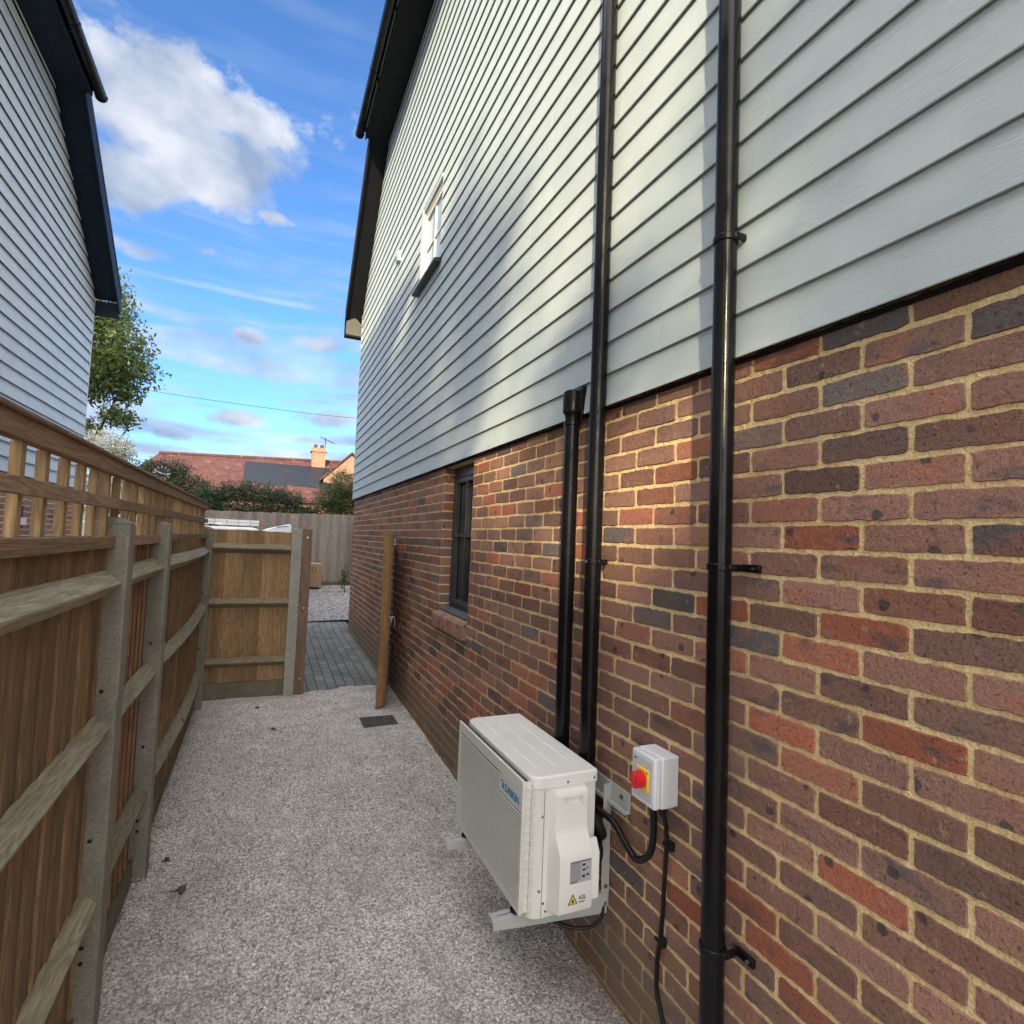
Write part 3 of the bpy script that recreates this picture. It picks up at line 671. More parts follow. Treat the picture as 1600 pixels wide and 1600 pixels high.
# ================================================================ air conditioning unit
X0, X1, Y0, Y1, ZT, ZB = .932, 1.203, 1.82, 2.525, -.848, -1.348
ac = empty('air_conditioner', ((X0+X1)/2, (Y0+Y1)/2, ZB), 'cream outdoor air conditioning unit with louvred front, mounted low on the brick wall', 'air conditioner')
def rrect(x0, x1, y0, y1, r, n=5):
    P = []
    for (cx, cy, a) in ((x0+r, y0+r, 180), (x1-.01, y0+.01, 270), (x1-.01, y1-.01, 0), (x0+r, y1-r, 90)):
        rr = r if cx == x0+r else .01
        for k in range(n+1):
            t_ = R(a+90*k/n); P.append((cx+rr*math.cos(t_), cy+rr*math.sin(t_)))
    return P
b = MB(); b.prism(rrect(X0, X1, Y0, Y1, .045), 2, ZB, ZT-.045); b.build('casing', M_ac, ac, .003, smooth=True)
b = MB(); b.prism(rrect(X0-.004, X1+.004, Y0-.004, Y1+.004, .05), 2, ZT-.048, ZT)
top = b.build('top_cover', M_ac2, ac, .007, smooth=True, seg=3)
b = MB()
for xx in (.99, 1.065, 1.14): b.prism([(xx-.006, ZT-.001), (xx+.006, ZT-.001), (xx+.003, ZT+.0022), (xx-.003, ZT+.0022)], 1, Y0+.09, Y1-.09)
b.build('top_rib', M_ac2, top, smooth=True)
# louvred front grille
gx = .896; gy0, gy1, gz0, gz1 = 1.825, 2.535, -1.322, -.858
b = MB(); b.box(gx, gx+.010, gy0, gy0+.012, gz0, gz1); b.box(gx, gx+.010, gy1-.012, gy1, gz0, gz1)
b.box(gx, gx+.010, gy0+.012, gy1-.012, gz1-.045, gz1); b.box(gx, gx+.010, gy0+.012, gy1-.012, gz0, gz0+.010)
b.box(gx+.001, gx+.0095, gy0+.012, gy0+.215, gz1-.116, gz1-.045)
gr_ = b.build('front_grille', M_ac, ac, .002)
b = MB(); n = 35; zz0, zz1 = gz0+.014, gz1-.048
for i in range(n):
    z = zz0+(zz1-zz0)*(i+.5)/n; yl = gy0+.012 if z < gz1-.112 else gy0+.215
    b.prism([(gx-.001, z-.0026), (gx+.002, z-.0028), (gx+.003, z+.0020), (gx-.001, z+.0014)], 1, yl, gy1-.012)
b.build('louvre', M_ac, gr_)
b = MB(); b.box(gx+.016, X0+.005, gy0+.03, gy1-.03, gz0+.01, gz1-.01); b.build('grille_back', M_acdark, gr_)
# comb-like return on the near side of the grille
b = MB(); b.box(gx+.010, gx+.013, gy0+.0, gy0+.006, gz0, gz1-.01)
for i in range(15):
    z = gz1-.03-i*.0305; b.box(gx+.010, X0+.03, gy0+.003, gy0+.012, z-.0022, z+.0022)
b.box(X0+.0, X0+.004, gy0-.003, gy0+.01, gz0+.01, gz1-.01); b.box(gx+.010, X0+.03, gy0+.010, gy0+.013, gz0, gz1-.005)
b.build('side_comb', M_ac, gr_)
text('lettering', 'DAIKIN', .040, M_blue, gr_, (gx-.0006, gy0+.158, gz1-.094), (0, -1, 0), (0, 0, 1), sx=.98, bold=.0008)
b = MB(); b.prism([(gy0+.190, gz1-.094), (gy0+.168, gz1-.094), (gy0+.168, gz1-.066), (gy0+.178, gz1-.072)], 0, gx-.0008, gx+.002); b.prism([(gy0+.193, gz1-.064), (gy0+.177, gz1-.064), (gy0+.193, gz1-.078)], 0, gx-.0008, gx+.002); b.build('emblem', M_blue, gr_)
# near end: seam, screws, side cover with hand grip
ys_ = Y0
b = MB(); b.box(.982, .9835, ys_-.0012, ys_+.002, ZB+.005, ZT-.05); b.build('panel_seam', M_acdark, ac)
for (xx, zz, yy_) in ((.976, -.99, ys_), (.972, -1.25, ys_), (.99, -1.295, ys_), (1.0, -1.325, ys_), (1.075, ZT-.03, ys_-.004), (1.19, ZT-.028, ys_-.004)):
    b = MB(); b.tube([(xx, yy_+.001, zz), (xx, yy_-.003, zz)], [.0055, .004], 12); b.build('screw', M_screw, ac, smooth=True)
cx0, cx1 = 1.005, 1.150
P = [(ys_+.002, -.898), (ys_-.020, -.902), (ys_-.026, -.91), (ys_-.026, -.925), (ys_-.026, -.962), (ys_-.026, -1.035), (ys_-.034, -1.055), (ys_-.064, -1.10), (ys_-.070, -1.12), (ys_-.070, -1.295), (ys_-.064, -1.308), (ys_+.002, -1.30)]
Pn = [list(q) for q in P]
xs = [cx0, cx0+.045, cx1-.022, cx1]
b = MB(); V = []; F = []
def row(x, prof, taper=0): return [(x, q[0]+(taper*max(0, (ys_-q[0]))), q[1]) for q in prof]
n = len(P)
# left flank slopes back to the casing, deeper towards the foot
V += [(cx0-.004-.0*i, ys_+.002, q[1]) for i, q in enumerate(P)]
V += [(cx0+.012, q[0]+.002, q[1]) for q in P]; V += [(xs[1], q[0], q[1]) for q in P]; V += [(xs[2], q[0], q[1]) for q in P]; V += [(cx1, q[0]+.001, q[1]) for q in P]; V += [(cx1+.004, ys_+.002, q[1]) for q in P]
for r_ in range(5):
    for i in range(n-1):
        if r_ == 2 and i == 3: continue
        F.append((r_*n+i, r_*n+i+1, (r_+1)*n+i+1, (r_+1)*n+i))
# grip recess
a_ = 2*n+3; c_ = 3*n+3; base = len(V)
V += [(xs[1]+.003, ys_+.004, -.930), (xs[1]+.004, ys_-.010, -.957), (xs[2]-.003, ys_+.004, -.930), (xs[2]-.004, ys_-.010, -.957)]
F += [(a_, base, base+2, c_), (a_+1, c_+1, base+3, base+1), (a_, a_+1, base+1, base), (c_, base+2, base+3, c_+1), (base, base+1, base+3, base+2)]
b.add(V, F); cov = b.build('side_cover', M_ac2, ac, smooth=True)
b = MB(); b.prism([(ys_+.002, -1.095), (ys_-.03, -1.08), (ys_-.055, -1.125), (ys_-.055, -1.29), (ys_+.002, -1.29)], 0, cx1+.006, cx1+.042); b.build('connection_cover', M_ac2, ac, .006, smooth=True, seg=3)
# rating plate and flammable-refrigerant mark
ly = ys_-.0705; lx0, lx1 = cx0+.052, cx1-.005
b = MB(); b.box(lx0, lx1, ly-.0006, ly+.001, -1.205, -1.128); lab = b.build('rating_label', M_label, cov)
b = MB(); r3 = random.Random(4)
for i in range(9):
    zz = -1.136-i*.0072; xx = lx0+.003
    while xx < lx0+.042:
        L_ = .003+r3.random()*.008; b.box(xx, min(xx+L_, lx0+.044), ly-.0012, ly, zz-.002, zz); xx += L_+.0018
for (xx, zz, w_, h_) in ((lx0+.05, -1.142, .012, .008), (lx0+.05, -1.160, .014, .006), (lx0+.05, -1.180, .012, .010), (lx0+.068, -1.178, .01, .008), (lx0+.068, -1.157, .008, .004)): b.box(xx, xx+w_, ly-.0012, ly, zz-h_, zz)
b.box(lx0+.003, lx1-.004, ly-.0012, ly, -1.1335, -1.131); b.box(lx0+.003, lx0+.03, ly-.0012, ly, -1.202, -1.199); b.build('lettering', M_ink, lab)
b = MB(); tx, tz = lx0+.014, -1.262
b.prism([(tx-.020, tz-.014), (tx+.020, tz-.014), (tx, tz+.022)], 1, ly-.0006, ly+.001); tri = b.build('warning_triangle', M_ink, cov)
b = MB(); b.prism([(tx-.0150, tz-.0112), (tx+.0150, tz-.0112), (tx, tz+.0158)], 1, ly-.0012, ly); b.build('warning_face', M_yel, tri)
b = MB(); b.prism([(tx-.005, tz-.008), (tx+.005, tz-.008), (tx+.004, tz-.001), (tx, tz+.007), (tx-.004, tz)], 1, ly-.0018, ly); b.build('flame_mark', M_ink, tri)
text('lettering', 'A2L', .019, M_ink, cov, (tx+.024, ly-.0008, tz-.002), (1, 0, 0), (0, 0, 1))
b = MB(); b.box(tx+.026, tx+.05, ly-.0008, ly, tz-.012, tz-.009); b.build('small_print', M_ink, cov)
# refrigerant connections behind
b = MB(); b.tube(smooth_path([(1.19, 1.93, -1.0), (1.225, 1.87, -1.05), (1.25, 1.85, -1.10), (1.265, 1.88, -1.13), (1.27, 2.0, -1.14)]), .019, 14)
b.tube(smooth_path([(1.20, 1.87, -1.23), (1.235, 1.85, -1.21), (1.255, 1.87, -1.17), (1.27, 1.95, -1.16)]), .016, 12)
b.tube([(1.20, 1.85, -1.24), (1.222, 1.835, -1.24)], .028, 14); b.build('insulated_pipe', M_rubber, ac, smooth=True)
# wall bracket: a thing of its own that carries the unit
br = empty('wall_bracket', (1.3, 2.15, -1.42), 'grey steel wall bracket with two arms carrying the air conditioning unit', 'bracket')
b = MB(); b.box(XW-.010, XW-.004, 1.76, 2.75, -1.005, -.935); b.box(XW-.030, XW-.004, 1.76, 2.75, -1.009, -1.004); b.box(XW-.033, XW-.029, 1.76, 2.75, -1.009, -.995); b.build('wall_rail', M_galv, br, .001)
b = MB(); b.tube([(XW-.016, 1.805, -.962), (XW-.006, 1.805, -.962)], .009, 10); b.build('fixing_bolt', M_screw, br)
for yy in (1.878, 2.428):
    b = MB(); b.box(XW-.045, XW-.010, yy, yy+.004, -1.41, -.94); b.box(XW-.014, XW-.0101, yy+.004, yy+.035, -1.41, -.94); b.build('upright', M_galv, br, .001)
    # arm: channel with a slotted top
    b = MB(); b.prism([(.823, -1.388), (XW-.02, -1.432), (XW-.02, -1.3525), (.82, -1.3525)], 1, yy-.004, yy-.001)
    b.box(.82, .845, yy-.001, yy+.042, -1.356, -1.352); b.box(.845, .91, yy-.001, yy+.016, -1.356, -1.352); b.box(.845, .91, yy+.024, yy+.042, -1.356, -1.352); b.box(.91, XW-.02, yy-.001, yy+.042, -1.356, -1.352)
    b.build('arm', M_galv, br, .001)
    b = MB(); b.tube([(.918, yy+.02, -1.352), (.918, yy+.02, -1.341)], .019, 16); b.build('rubber_foot', M_rubber, br, smooth=True)
    for zz in (-1.33, -1.395): b = MB(); b.tube([(XW-.028, yy-.006, zz), (XW-.028, yy+.002, zz)], .008, 10); b.build('bolt', M_screw, br)
t = MB(); t.tube(smooth_path([(1.04, 2.02, -1.35), (1.06, 1.97, -1.41), (1.12, 1.91, -1.455), (1.22, 1.87, -1.465), (1.28, 1.87, -1.43), (1.295, 1.90, -1.35)]), .0065, 10)
tag(t.build('drain_hose', M_pipe_cable, smooth=True), 'thin black hose looping below the air conditioning unit', 'hose')

# ================================================================ isolator switch and cables
sx0, sx1, sy0, sy1, sz0, sz1 = XW-.105, XW-.004, 1.500, 1.628, -.868, -.700
t = empty('isolator_switch', (XW, (sy0+sy1)/2, sz0), 'pale grey isolator switch box with a red rotary knob on a yellow plate', 'switch')
b = MB(); b.box(sx0+.03, sx1, sy0, sy1, sz0, sz1); b.build('back_box', M_box, t, .006, seg=3)
b = MB(); b.box(sx0, sx0+.0295, sy0+.001, sy1-.001, sz0+.001, sz1-.001); b.build('lid', M_box, t, .007, seg=3)
b = MB(); b.box(sx0-.001, sx0+.004, sy0+.014, sy1-.010, sz0+.016, sz1-.016); b.build('front_plate', M_boxdoor, t, .001)
ky, kz = 1.560, -.783
b = MB(); b.box(sx0-.008, sx0-.001, ky-.034, ky+.030, kz-.036, kz+.036); b.build('yellow_plate', M_yel, t, .003)
b = MB(); b.tube([(sx0-.008, ky, kz), (sx0-.012, ky, kz), (sx0-.034, ky, kz), (sx0-.038, ky, kz)], [.028, .029, .027, .022], 28); kn = b.build('knob', M_red, t, smooth=True)
b = MB(); b.box(sx0-.044, sx0-.034, ky-.007, ky+.007, kz-.026, kz+.026); b.build('grip', M_red, kn, .004)
for (yy, zz) in ((ky-.028, kz+.028), (ky+.024, kz-.03)): b = MB(); b.tube([(sx0-.0095, yy, zz), (sx0-.007, yy, zz)], .0032, 10); b.build('pin', M_ink, t)
b = MB(); b.box(sx0-.0016, sx0-.0005, sy1-.032, sy1-.016, sz1-.030, sz1-.025); b.build('maker_mark', M_ink, t)
for yy, rr in ((1.575, .016), (1.525, .013)): b = MB(); b.tube([(XW-.05, yy, sz0+.002), (XW-.05, yy, sz0-.018), (XW-.05, yy, sz0-.03)], [rr, rr, rr*.7], 8); b.build('gland', M_rubber, t)
b = MB(); b.tube(smooth_path([(XW-.05, 1.575, sz0-.01), (XW-.045, 1.575, -.98), (XW-.04, 1.60, -1.065), (XW-.045, 1.665, -1.115), (XW-.05, 1.73, -1.085), (XW-.055, 1.80, -1.045), (XW-.075, 1.88, -1.03)], 8), .0125, 14)
tag(b.build('power_conduit', M_pipe_cable, smooth=True), 'thick black conduit looping from the switch box to the air conditioning unit', 'cable')
t = empty('supply_cable', (XW, 1.53, -1.75), 'thin black cable clipped down the brick wall below the switch box', 'cable')
b = MB(); b.tube(smooth_path([(XW-.05, 1.525, sz0-.01), (XW-.022, 1.535, -.97), (XW-.014, 1.548, -1.1), (XW-.012, 1.562, -1.3), (XW-.012, 1.580, -1.42), (XW-.013, 1.575, -1.52), (XW-.016, 1.53, -1.60), (XW-.03, 1.48, -1.70), (XW-.04, 1.46, -1.76)], 8), .0075, 12); b.build('sheath', M_pipe_cable, t, smooth=True)
for yy, zz in ((1.540, -1.005), (1.570, -1.335)):
    b = MB(); b.box(XW-.022, XW-.002, yy-.028, yy-.006, zz-.014, zz+.014); b.box(XW-.026, XW-.018, yy-.012, yy+.012, zz-.006, zz+.006); b.build('cable_clip', M_rubber, t, .002)

# ================================================================ boundary fence on the left
fence = empty('garden_fence', (-.5, 3.5, -1.7), 'long fence on the left: concrete posts, brown boards and a slatted trellis top', 'fence')
def bowx(y, amp, ya, yb): return amp*math.sin(math.pi*(y-ya)/(yb-ya))
def boards(name, parent, m, x, ya, yb, z0, z1, w_, t0=.018, t1=.007, bow=0, gap=-.01, x_dir=1, zj=.004):
    b = MB(); y = ya
    while y < yb-.004:
        e = min(y+w_, yb); xx = x+(bowx((y+e)/2, bow, ya, yb) if bow else 0); c = (rs.rand(), rs.rand(), rs.rand()); j = rs.randn()*zj
        b.prism([(xx, y), (xx+t0+rs.randn()*.001, y), (xx+t1, e-gap), (xx, e-gap)], 2, z0, z1+j, c); y = e
    return b.build(name, m, parent, attr=True)
def rail(parent, x, ya, yb, z, bow=0, sz=.058, dz=(0, 0)):
    b = MB(); n = 10 if bow else 2; c = (rs.rand(), rs.rand(), rs.rand()); V = []; F = []
    for i in range(n+1):
        y = ya+(yb-ya)*i/n; bx = bowx(y, bow, ya, yb) if bow else 0; zo = dz[0]+(dz[1]-dz[0])*i/n
        V += [(x+bx, y, z+sz+zo), (x+bx+sz*.12, y, z+sz+zo), (x+bx+sz*1.15, y, z+.003+zo), (x+bx+sz*1.15, y, z-.004+zo), (x+bx+sz*.1, y, z-sz+zo), (x+bx, y, z-sz+zo)]
    for i in range(n): F += [(i*6+k, i*6+(k+1) % 6, i*6+6+(k+1) % 6, i*6+6+k) for k in range(6)]
    F += [tuple(range(6)), tuple(range(n*6, n*6+6))[::-1]]
    b.add(V, F, c); return b.build('rail', M_rail, parent, attr=True)
PX0, PX1 = -.555, -.434
posts = [.45, 2.335, 3.235, 5.74]
for yp in posts:
    b = MB(); zt = .03+rs.randn()*.006; h = .1
    b.prism([(PX0, yp), (PX1, yp), (PX1, yp+h), (PX0, yp+h)], 2, -2.0, zt-.02)
    b.add([(PX0, yp, zt-.02), (PX1, yp, zt-.02), (PX1, yp+h, zt-.02), (PX0, yp+h, zt-.02), ((PX0+PX1)/2-.02, yp+.03, zt+.004), ((PX0+PX1)/2+.03, yp+.03, zt), ((PX0+PX1)/2+.03, yp+h-.03, zt), ((PX0+PX1)/2-.02, yp+h-.03, zt+.004)],
          [(0, 1, 5, 4), (1, 2, 6, 5), (2, 3, 7, 6), (3, 0, 4, 7), (4, 5, 6, 7)])
    po = b.build('concrete_post', M_conc, fence, .006)
    for zz in (-.57, -1.07, -1.42, -1.47): b = MB(); b.tube([(PX1-.048, yp-.0015, zz), (PX1-.048, yp+.003, zz)], .007, 12); b.build('bolt_hole', M_rubber, po)
bx = -.512
secs = [(.55, 2.335, 0), (2.435, 3.235, 1), (3.335, 5.74, 2)]
for (ya, yb, k) in secs:
    zb_ = gz((ya+yb)/2)+.12
    if k == 1:
        pb = boards('board_panel', fence, M_board_shade, bx-.008, ya, yb, zb_, -.06, .098, .010, .008)
        b = MB(); y = ya+.02
        while y < yb-.02: b.box(bx-.008, bx+.012, y, y+.010, zb_, -.06+rs.randn()*.004, (rs.rand(), rs.rand(), rs.rand())); y += .096
        b.build('board_edge', M_edge_lit, pb, attr=True)
    else: boards('board_panel', fence, M_board, bx, ya, yb, zb_, -.06, .104, bow=.03 if k == 2 else 0)
    b = MB(); b.box(bx-.02, bx+.025, ya, yb, -2.0, zb_-.003); b.build('gravel_board', M_conc_dark, fence, .004)
    for z in (-.195, -.705, -1.29): rail(fence, bx+.012, ya+.0-(.0), yb+.0, z, sz=.046, bow=.03 if k == 2 else 0, dz=(rs.randn()*.006, rs.randn()*.006))
# trellis sections
tx = -.50
def trellis(ya, yb, n):
    s = empty('trellis', (tx, (ya+yb)/2, 0), None, None); s.parent = fence; s.location = Vector((tx, (ya+yb)/2, 0))-fence.location
    c = lambda: (rs.rand(), rs.rand(), rs.rand())
    for (z0, z1, x0, x1) in ((.178, .226, tx-.012, tx+.022), (.060, .097, tx+.004, tx+.024), (-.075, -.034, tx-.012, tx+.026)):
        b = MB(); b.box(x0, x1, ya+.003, yb-.003, z0, z1, c()); b.build('trellis_rail', M_trel, s, .002, attr=True)
    b = MB(); b.box(tx-.03, tx+.034, ya+.003, yb-.003, .2265, .236, c()); b.build('capping', M_trel, s, .002, attr=True)
    for i in range(n):
        y = ya+(yb-ya)*(i+.5)/n; jit = rs.randn()*.004
        b = MB(); b.box(tx-.018, tx+.0035, y-.015+jit, y+.013+jit, -.034, .178, c()); b.build('slat', M_slat, s, .001, attr=True)
joints = [.45, 2.38, 3.29, 5.72]
for (ya, yb), n in zip(zip(joints[:-1], joints[1:]), (13, 6, 17)): trellis(ya, yb, n)
for yj in joints:
    b = MB(); b.box(tx-.06, tx-.021, yj-.03, yj+.03, -.4, .2, (rs.rand(), .5, .5)); b.build('trellis_post', M_gatepost, fence, .003, attr=True)

# fence panel across the end, with its posts
gf = empty('fence_panel', (-.05, 6.05, -1.6), 'short brown board fence panel closing the end of the yard, beside the gate opening', 'fence')
gyp = 6.03
b = MB(); x = -.50
while x < .245:
    e = min(x+.083, .252); c = (rs.rand(), rs.rand(), rs.rand()); j = rs.randn()*.004
    b.prism([(x, gyp+.02), (x, gyp+.002), (e+.008, gyp+.012), (e+.008, gyp+.02)], 2, -1.46, .012+j-.02*max(0, (x+.1)), c); x = e
b.build('board_panel', wood_mat('featheredge_end', ((.38, .235, .115), (.29, .175, .08), (.15, .08, .035)), 2, green=.2), gf, attr=True)
for z in (-.165, -.695, -1.265):
    b = MB(); c = (rs.rand(), rs.rand(), rs.rand())
    b.prism([(gyp, z+.045), (gyp-.012, z+.045), (gyp-.062, z+.004), (gyp-.062, z-.006), (gyp, z-.048)], 0, -.45, .25, c); b.build('rail', M_railx, gf, attr=True)
b = MB(); b.box(-.50, .25, gyp-.01, gyp+.03, -1.9, -1.463); b.build('gravel_board', M_conc_dark, gf, .004)
b = MB(); b.box(.252, .352, gyp-.06, gyp+.05, -1.9, .047); b.build('concrete_post', concrete_mat('pale_post', (.30, .29, .25), (.38, .365, .32), .1), gf, .006)
b = MB(); b.box(.354, .445, gyp-.045, gyp+.03, -1.9, .045, (.4, .4, .4)); gp = b.build('gate_post', M_gatepost, gf, .003, attr=True)
for zz in (-.04, -.75, -1.45): b = MB(); b.tube([(.40, gyp-.051, zz), (.40, gyp-.044, zz)], .009, 12); b.build('bolt', M_screw, gp)

# open gate leaf, seen edge-on beside the wall
A = Vector((1.085, 5.33, 0)); B = Vector((1.262, 6.16, 0)); d = (B-A).normalized(); nrm = Vector((d.y, -d.x, 0))
gate = empty('garden_gate', (B.x, B.y, -1.6), 'open wooden garden gate standing almost edge-on against the brick wall', 'gate')
def gbox(name, m, s0, s1, t0, t1, z0, z1, bev=.002, parent=None, col=None):
    c = col or (rs.rand(), rs.rand(), rs.rand()); b = MB(); P_ = [A+d*s0+nrm*t0, A+d*s1+nrm*t0, A+d*s1+nrm*t1, A+d*s0+nrm*t1]
    b.prism([(q.x, q.y) for q in P_], 2, z0, z1, c); return b.build(name, m, parent or gate, bev, attr=True)
L_ = (B-A).length; GT, GB = .045, -1.60
gbox('frame_stile', M_gatewood, 0, .070, -.040, .028, GB, GT, .004); gbox('frame_stile', M_gatewood, L_-.07, L_, -.040, .028, GB, GT, .004)
for zz in (-1.50, -.80, -.10): gbox('frame_rail', M_gatewood, .071, L_-.071, -.036, .024, zz-.045, zz+.045)
for i in range(8):
    s_ = .002+i*(L_-.004)/8; gbox('board', M_gatewood, s_, s_+(L_-.004)/8-.003, .029, .044, GB+.02, GT-.01)
b = MB(); q = A+d*.0-nrm*.01; b.prism([(q.x-.03, q.y-.006), (q.x+.02, q.y-.006), (q.x+.02, q.y+.04), (q.x-.03, q.y+.04)], 2, GB-.075, GB-.001, (.2, .5, .5)); b.build('drop_foot', M_gatewood, gate, .008, attr=True)
b = MB()
for zz, tt in ((-.77, .058), (-.03, .058)):
    q = A+d*.03+nrm*tt; b.box(q.x-.012, q.x+.012, q.y-.02, q.y+.02, zz-.05, zz+.012)
q = A+d*.03+nrm*.05; b.tube(smooth_path([(q.x-.01, q.y, -.765), (q.x+.035, q.y-.01, -.765), (q.x+.045, q.y-.012, -.79), (q.x+.045, q.y-.012, -.86)]), .006, 8)
q = A+d*.03-nrm*.045; b.tube([(q.x, q.y, -.775), (q.x-.025, q.y-.005, -.775)], .008, 8)
b.build('latch', M_screw, gate, .002)

# gravel details
b = MB(); x0, x1, y0, y1 = .865, 1.165, 4.89, 5.15
b.box(x0, x1, y0, y1, gz(5)-.03, gz(5)+.014)
for i in range(9): b.box(x0+.015, x1-.015, y0+.012+i*.027, y0+.026+i*.027, gz(5)+.014, gz(5)+.018)
tag(b.build('drain_cover', M_grate, bevel=.003), 'dark rectangular drain cover set in the gravel near the gate', 'drain cover')
M_leaf_dead, _g, _p = mat('dead_leaf', (.10, .05, .03), .7)
def deadleaf(x, y, s, a, label):
    b = MB(); z = gz(y)+.009; pts = []
    for k in range(12):
        t_ = 2*math.pi*k/12; rr = s*(.65+.35*(k % 2))*(1+.2*math.sin(3*t_)); pts.append((x+rr*math.cos(t_+a), y+rr*math.sin(t_+a)*.7, z+.010*math.sin(2*t_+a)+.006))
    b.add(pts+[(x, y, z)]+[(p[0], p[1], p[2]+.0012) for p in pts]+[(x, y, z+.0012)], [(k, (k+1) % 12, 12) for k in range(12)]+[(13+(k+1) % 12, 13+k, 25) for k in range(12)])
    tag(b.build('dead_leaf', M_leaf_dead, smooth=True), label, 'leaf', 'dead leaves on the gravel')
deadleaf(-.27, 3.06, .040, .3, 'largest curled dead leaf lying on the gravel beside the fence')
deadleaf(-.36, 3.33, .024, 1.3, 'small dead leaf tucked against the foot of the fence')
deadleaf(.16, 5.05, .022, 2.2, 'dark dead leaf on the gravel in front of the end fence panel')
deadleaf(.03, 5.65, .022, .9, 'dead leaf close to the foot of the end fence panel')
b = MB(); b.tube(smooth_path([(.57, 1.93, gz(1.9)+.008), (.63, 1.93, gz(1.9)+.011), (.69, 1.915, gz(1.9)+.008)]), .003, 6)
tag(b.build('twig', M_leaf_dead), 'small dark twig on the gravel below the air conditioning unit', 'twig')

# ================================================================ vegetation
def foliage(name, parent, m, blobs, n, size, aspect=.6, sun_up=.0, seed=1, shell=.55, droop=0):
    r_ = np.random.RandomState(seed); bl = np.array(blobs, float)
    vol = (bl[:, 3]*bl[:, 4]*bl[:, 5])**(2/3); pr = vol/vol.sum(); idx = r_.choice(len(bl), n, p=pr)
    d_ = r_.randn(n, 3); d_ /= np.linalg.norm(d_, axis=1)[:, None]; rad = shell+(1-shell)*r_.rand(n)**.7
    # lumpy surface: clusters
    lump = 1+.22*np.sin(d_[:, 0]*7+idx)*np.cos(d_[:, 1]*6+idx*2)+.14*np.sin(d_[:, 2]*13+idx*3)
    c = bl[idx, :3]+d_*bl[idx, 3:6]*(rad*lump)[:, None]+r_.randn(n, 3)*size*.8
    a = r_.randn(n, 3); a /= np.linalg.norm(a, axis=1)[:, None]; bq = np.cross(a, d_+r_.randn(n, 3)*.7); bq /= np.linalg.norm(bq, axis=1)[:, None]+1e-6
    s_ = (size*(.6+.8*r_.rand(n)))[:, None]
    nm = np.cross(a, bq)
    V = np.stack([c-a*s_, c-bq*s_*aspect*.5+nm*s_*.12, c+a*s_, c+bq*s_*aspect*.5+nm*s_*.12], 1).reshape(-1, 3)
    F = np.arange(4*n).reshape(n, 4)
    me = bpy.data.meshes.new(name); me.vertices.add(4*n); me.vertices.foreach_set('co', V.ravel()); me.loops.add(4*n); me.loops.foreach_set('vertex_index', F.ravel())
    me.polygons.add(n); me.polygons.foreach_set('loop_start', np.arange(0, 4*n, 4)); me.update(calc_edges=True)
    col = np.repeat(np.stack([np.clip(.5+.22*r_.randn(n)+.15*np.sin(idx*5.), 0, 1), r_.rand(n), r_.rand(n), np.ones(n)], 1), 4, 0).astype(np.float32)
    at = me.attributes.new('bc', 'FLOAT_COLOR', 'POINT'); at.data.foreach_set('color', col.ravel())
    return link(name, me, m, parent)
M_bark = concrete_mat('bark', (.06, .045, .03), (.11, .085, .06), .3)
def limbs(name, parent, base, tops, r0_=.16):
    b = MB(); base = Vector(base)
    for i, t_ in enumerate(tops):
        t_ = Vector(t_); mid = base.lerp(t_, .5)+Vector((0, 0, .25*(t_-base).length*.4)); rr = r0_ if i == 0 else r0_*.45
        P_ = smooth_path([base, mid, t_], 5); b.tube(P_, [rr*(1-.8*k/(len(P_)-1)) for k in range(len(P_))], 8)
    return b.build(name, M_bark, parent, smooth=True)
M_leafA = leaf_mat('leaf_green', [(0, (.022, .045, .014)), (.5, (.05, .085, .022)), (.8, (.11, .15, .035)), (1, (.2, .19, .05))], .4, .4)
M_leafB = leaf_mat('leaf_hedge', [(0, (.012, .03, .012)), (.6, (.03, .06, .022)), (1, (.06, .1, .03))], .2)
M_leafC = leaf_mat('leaf_bush', [(0, (.03, .06, .02)), (.6, (.06, .11, .03)), (1, (.13, .18, .05))], .3)
M_leafW = leaf_mat('leaf_variegated', [(0, (.08, .11, .05)), (.25, (.30, .32, .20)), (.45, (.7, .66, .52)), (1, (.88, .84, .72))], .25)
M_leafS = leaf_mat('leaf_shrub', [(0, (.02, .045, .018)), (.6, (.045, .08, .028)), (.9, (.08, .12, .04)), (1, (.35, .36, .12))], .25)
SHADE = [(-1.2, 1.0, 1.3, 2.2), (-.3, 2.6, .9, 1.3), (.2, -.6, .9, 1.2), (.1, 1.2, .85, 1.3), (-.3, 4.2, 1.2, 1.3), (.7, -1.6, 1.0, 1.0), (.0, 2.5, .75, 1.1), (-.9, 2.9, 1.0, 1.3), (.3, .1, .7, .9), (.35, 1.9, .55, 1.3), (-.2, -.9, .9, 1.0), (2.6, -2.5, 1.5, .75), (4.3, -2.6, 1.6, .75), (1.1, -2.4, 1.2, .7), (5.8, -2.4, 1.4, .8), (2.0, -1.7, 1.2, .9), (4.6, -1.6, 1.3, .8), (1.4, -.75, .8, .8), (2.7, -.85, .65, .6), (4.1, -.55, .75, .65), (5.4, .2, 1.0, 1.0), (6.8, .9, 1.2, 1.3), (8.2, 1.2, 1.2, 1.5),
         (3.7, 1.6, .35, .9), (4.4, 2.2, .35, .7), (2.2, .75, .35, .35), (5.4, 1.9, .5, .6), (3.1, -1.3, 1.6, .6), (6.3, -1.0, 1.8, .8)]
tree = empty('broadleaf_tree', (-4.4, 15.2, -1.3), 'tall leafy green tree rising beyond the left-hand house', 'tree')
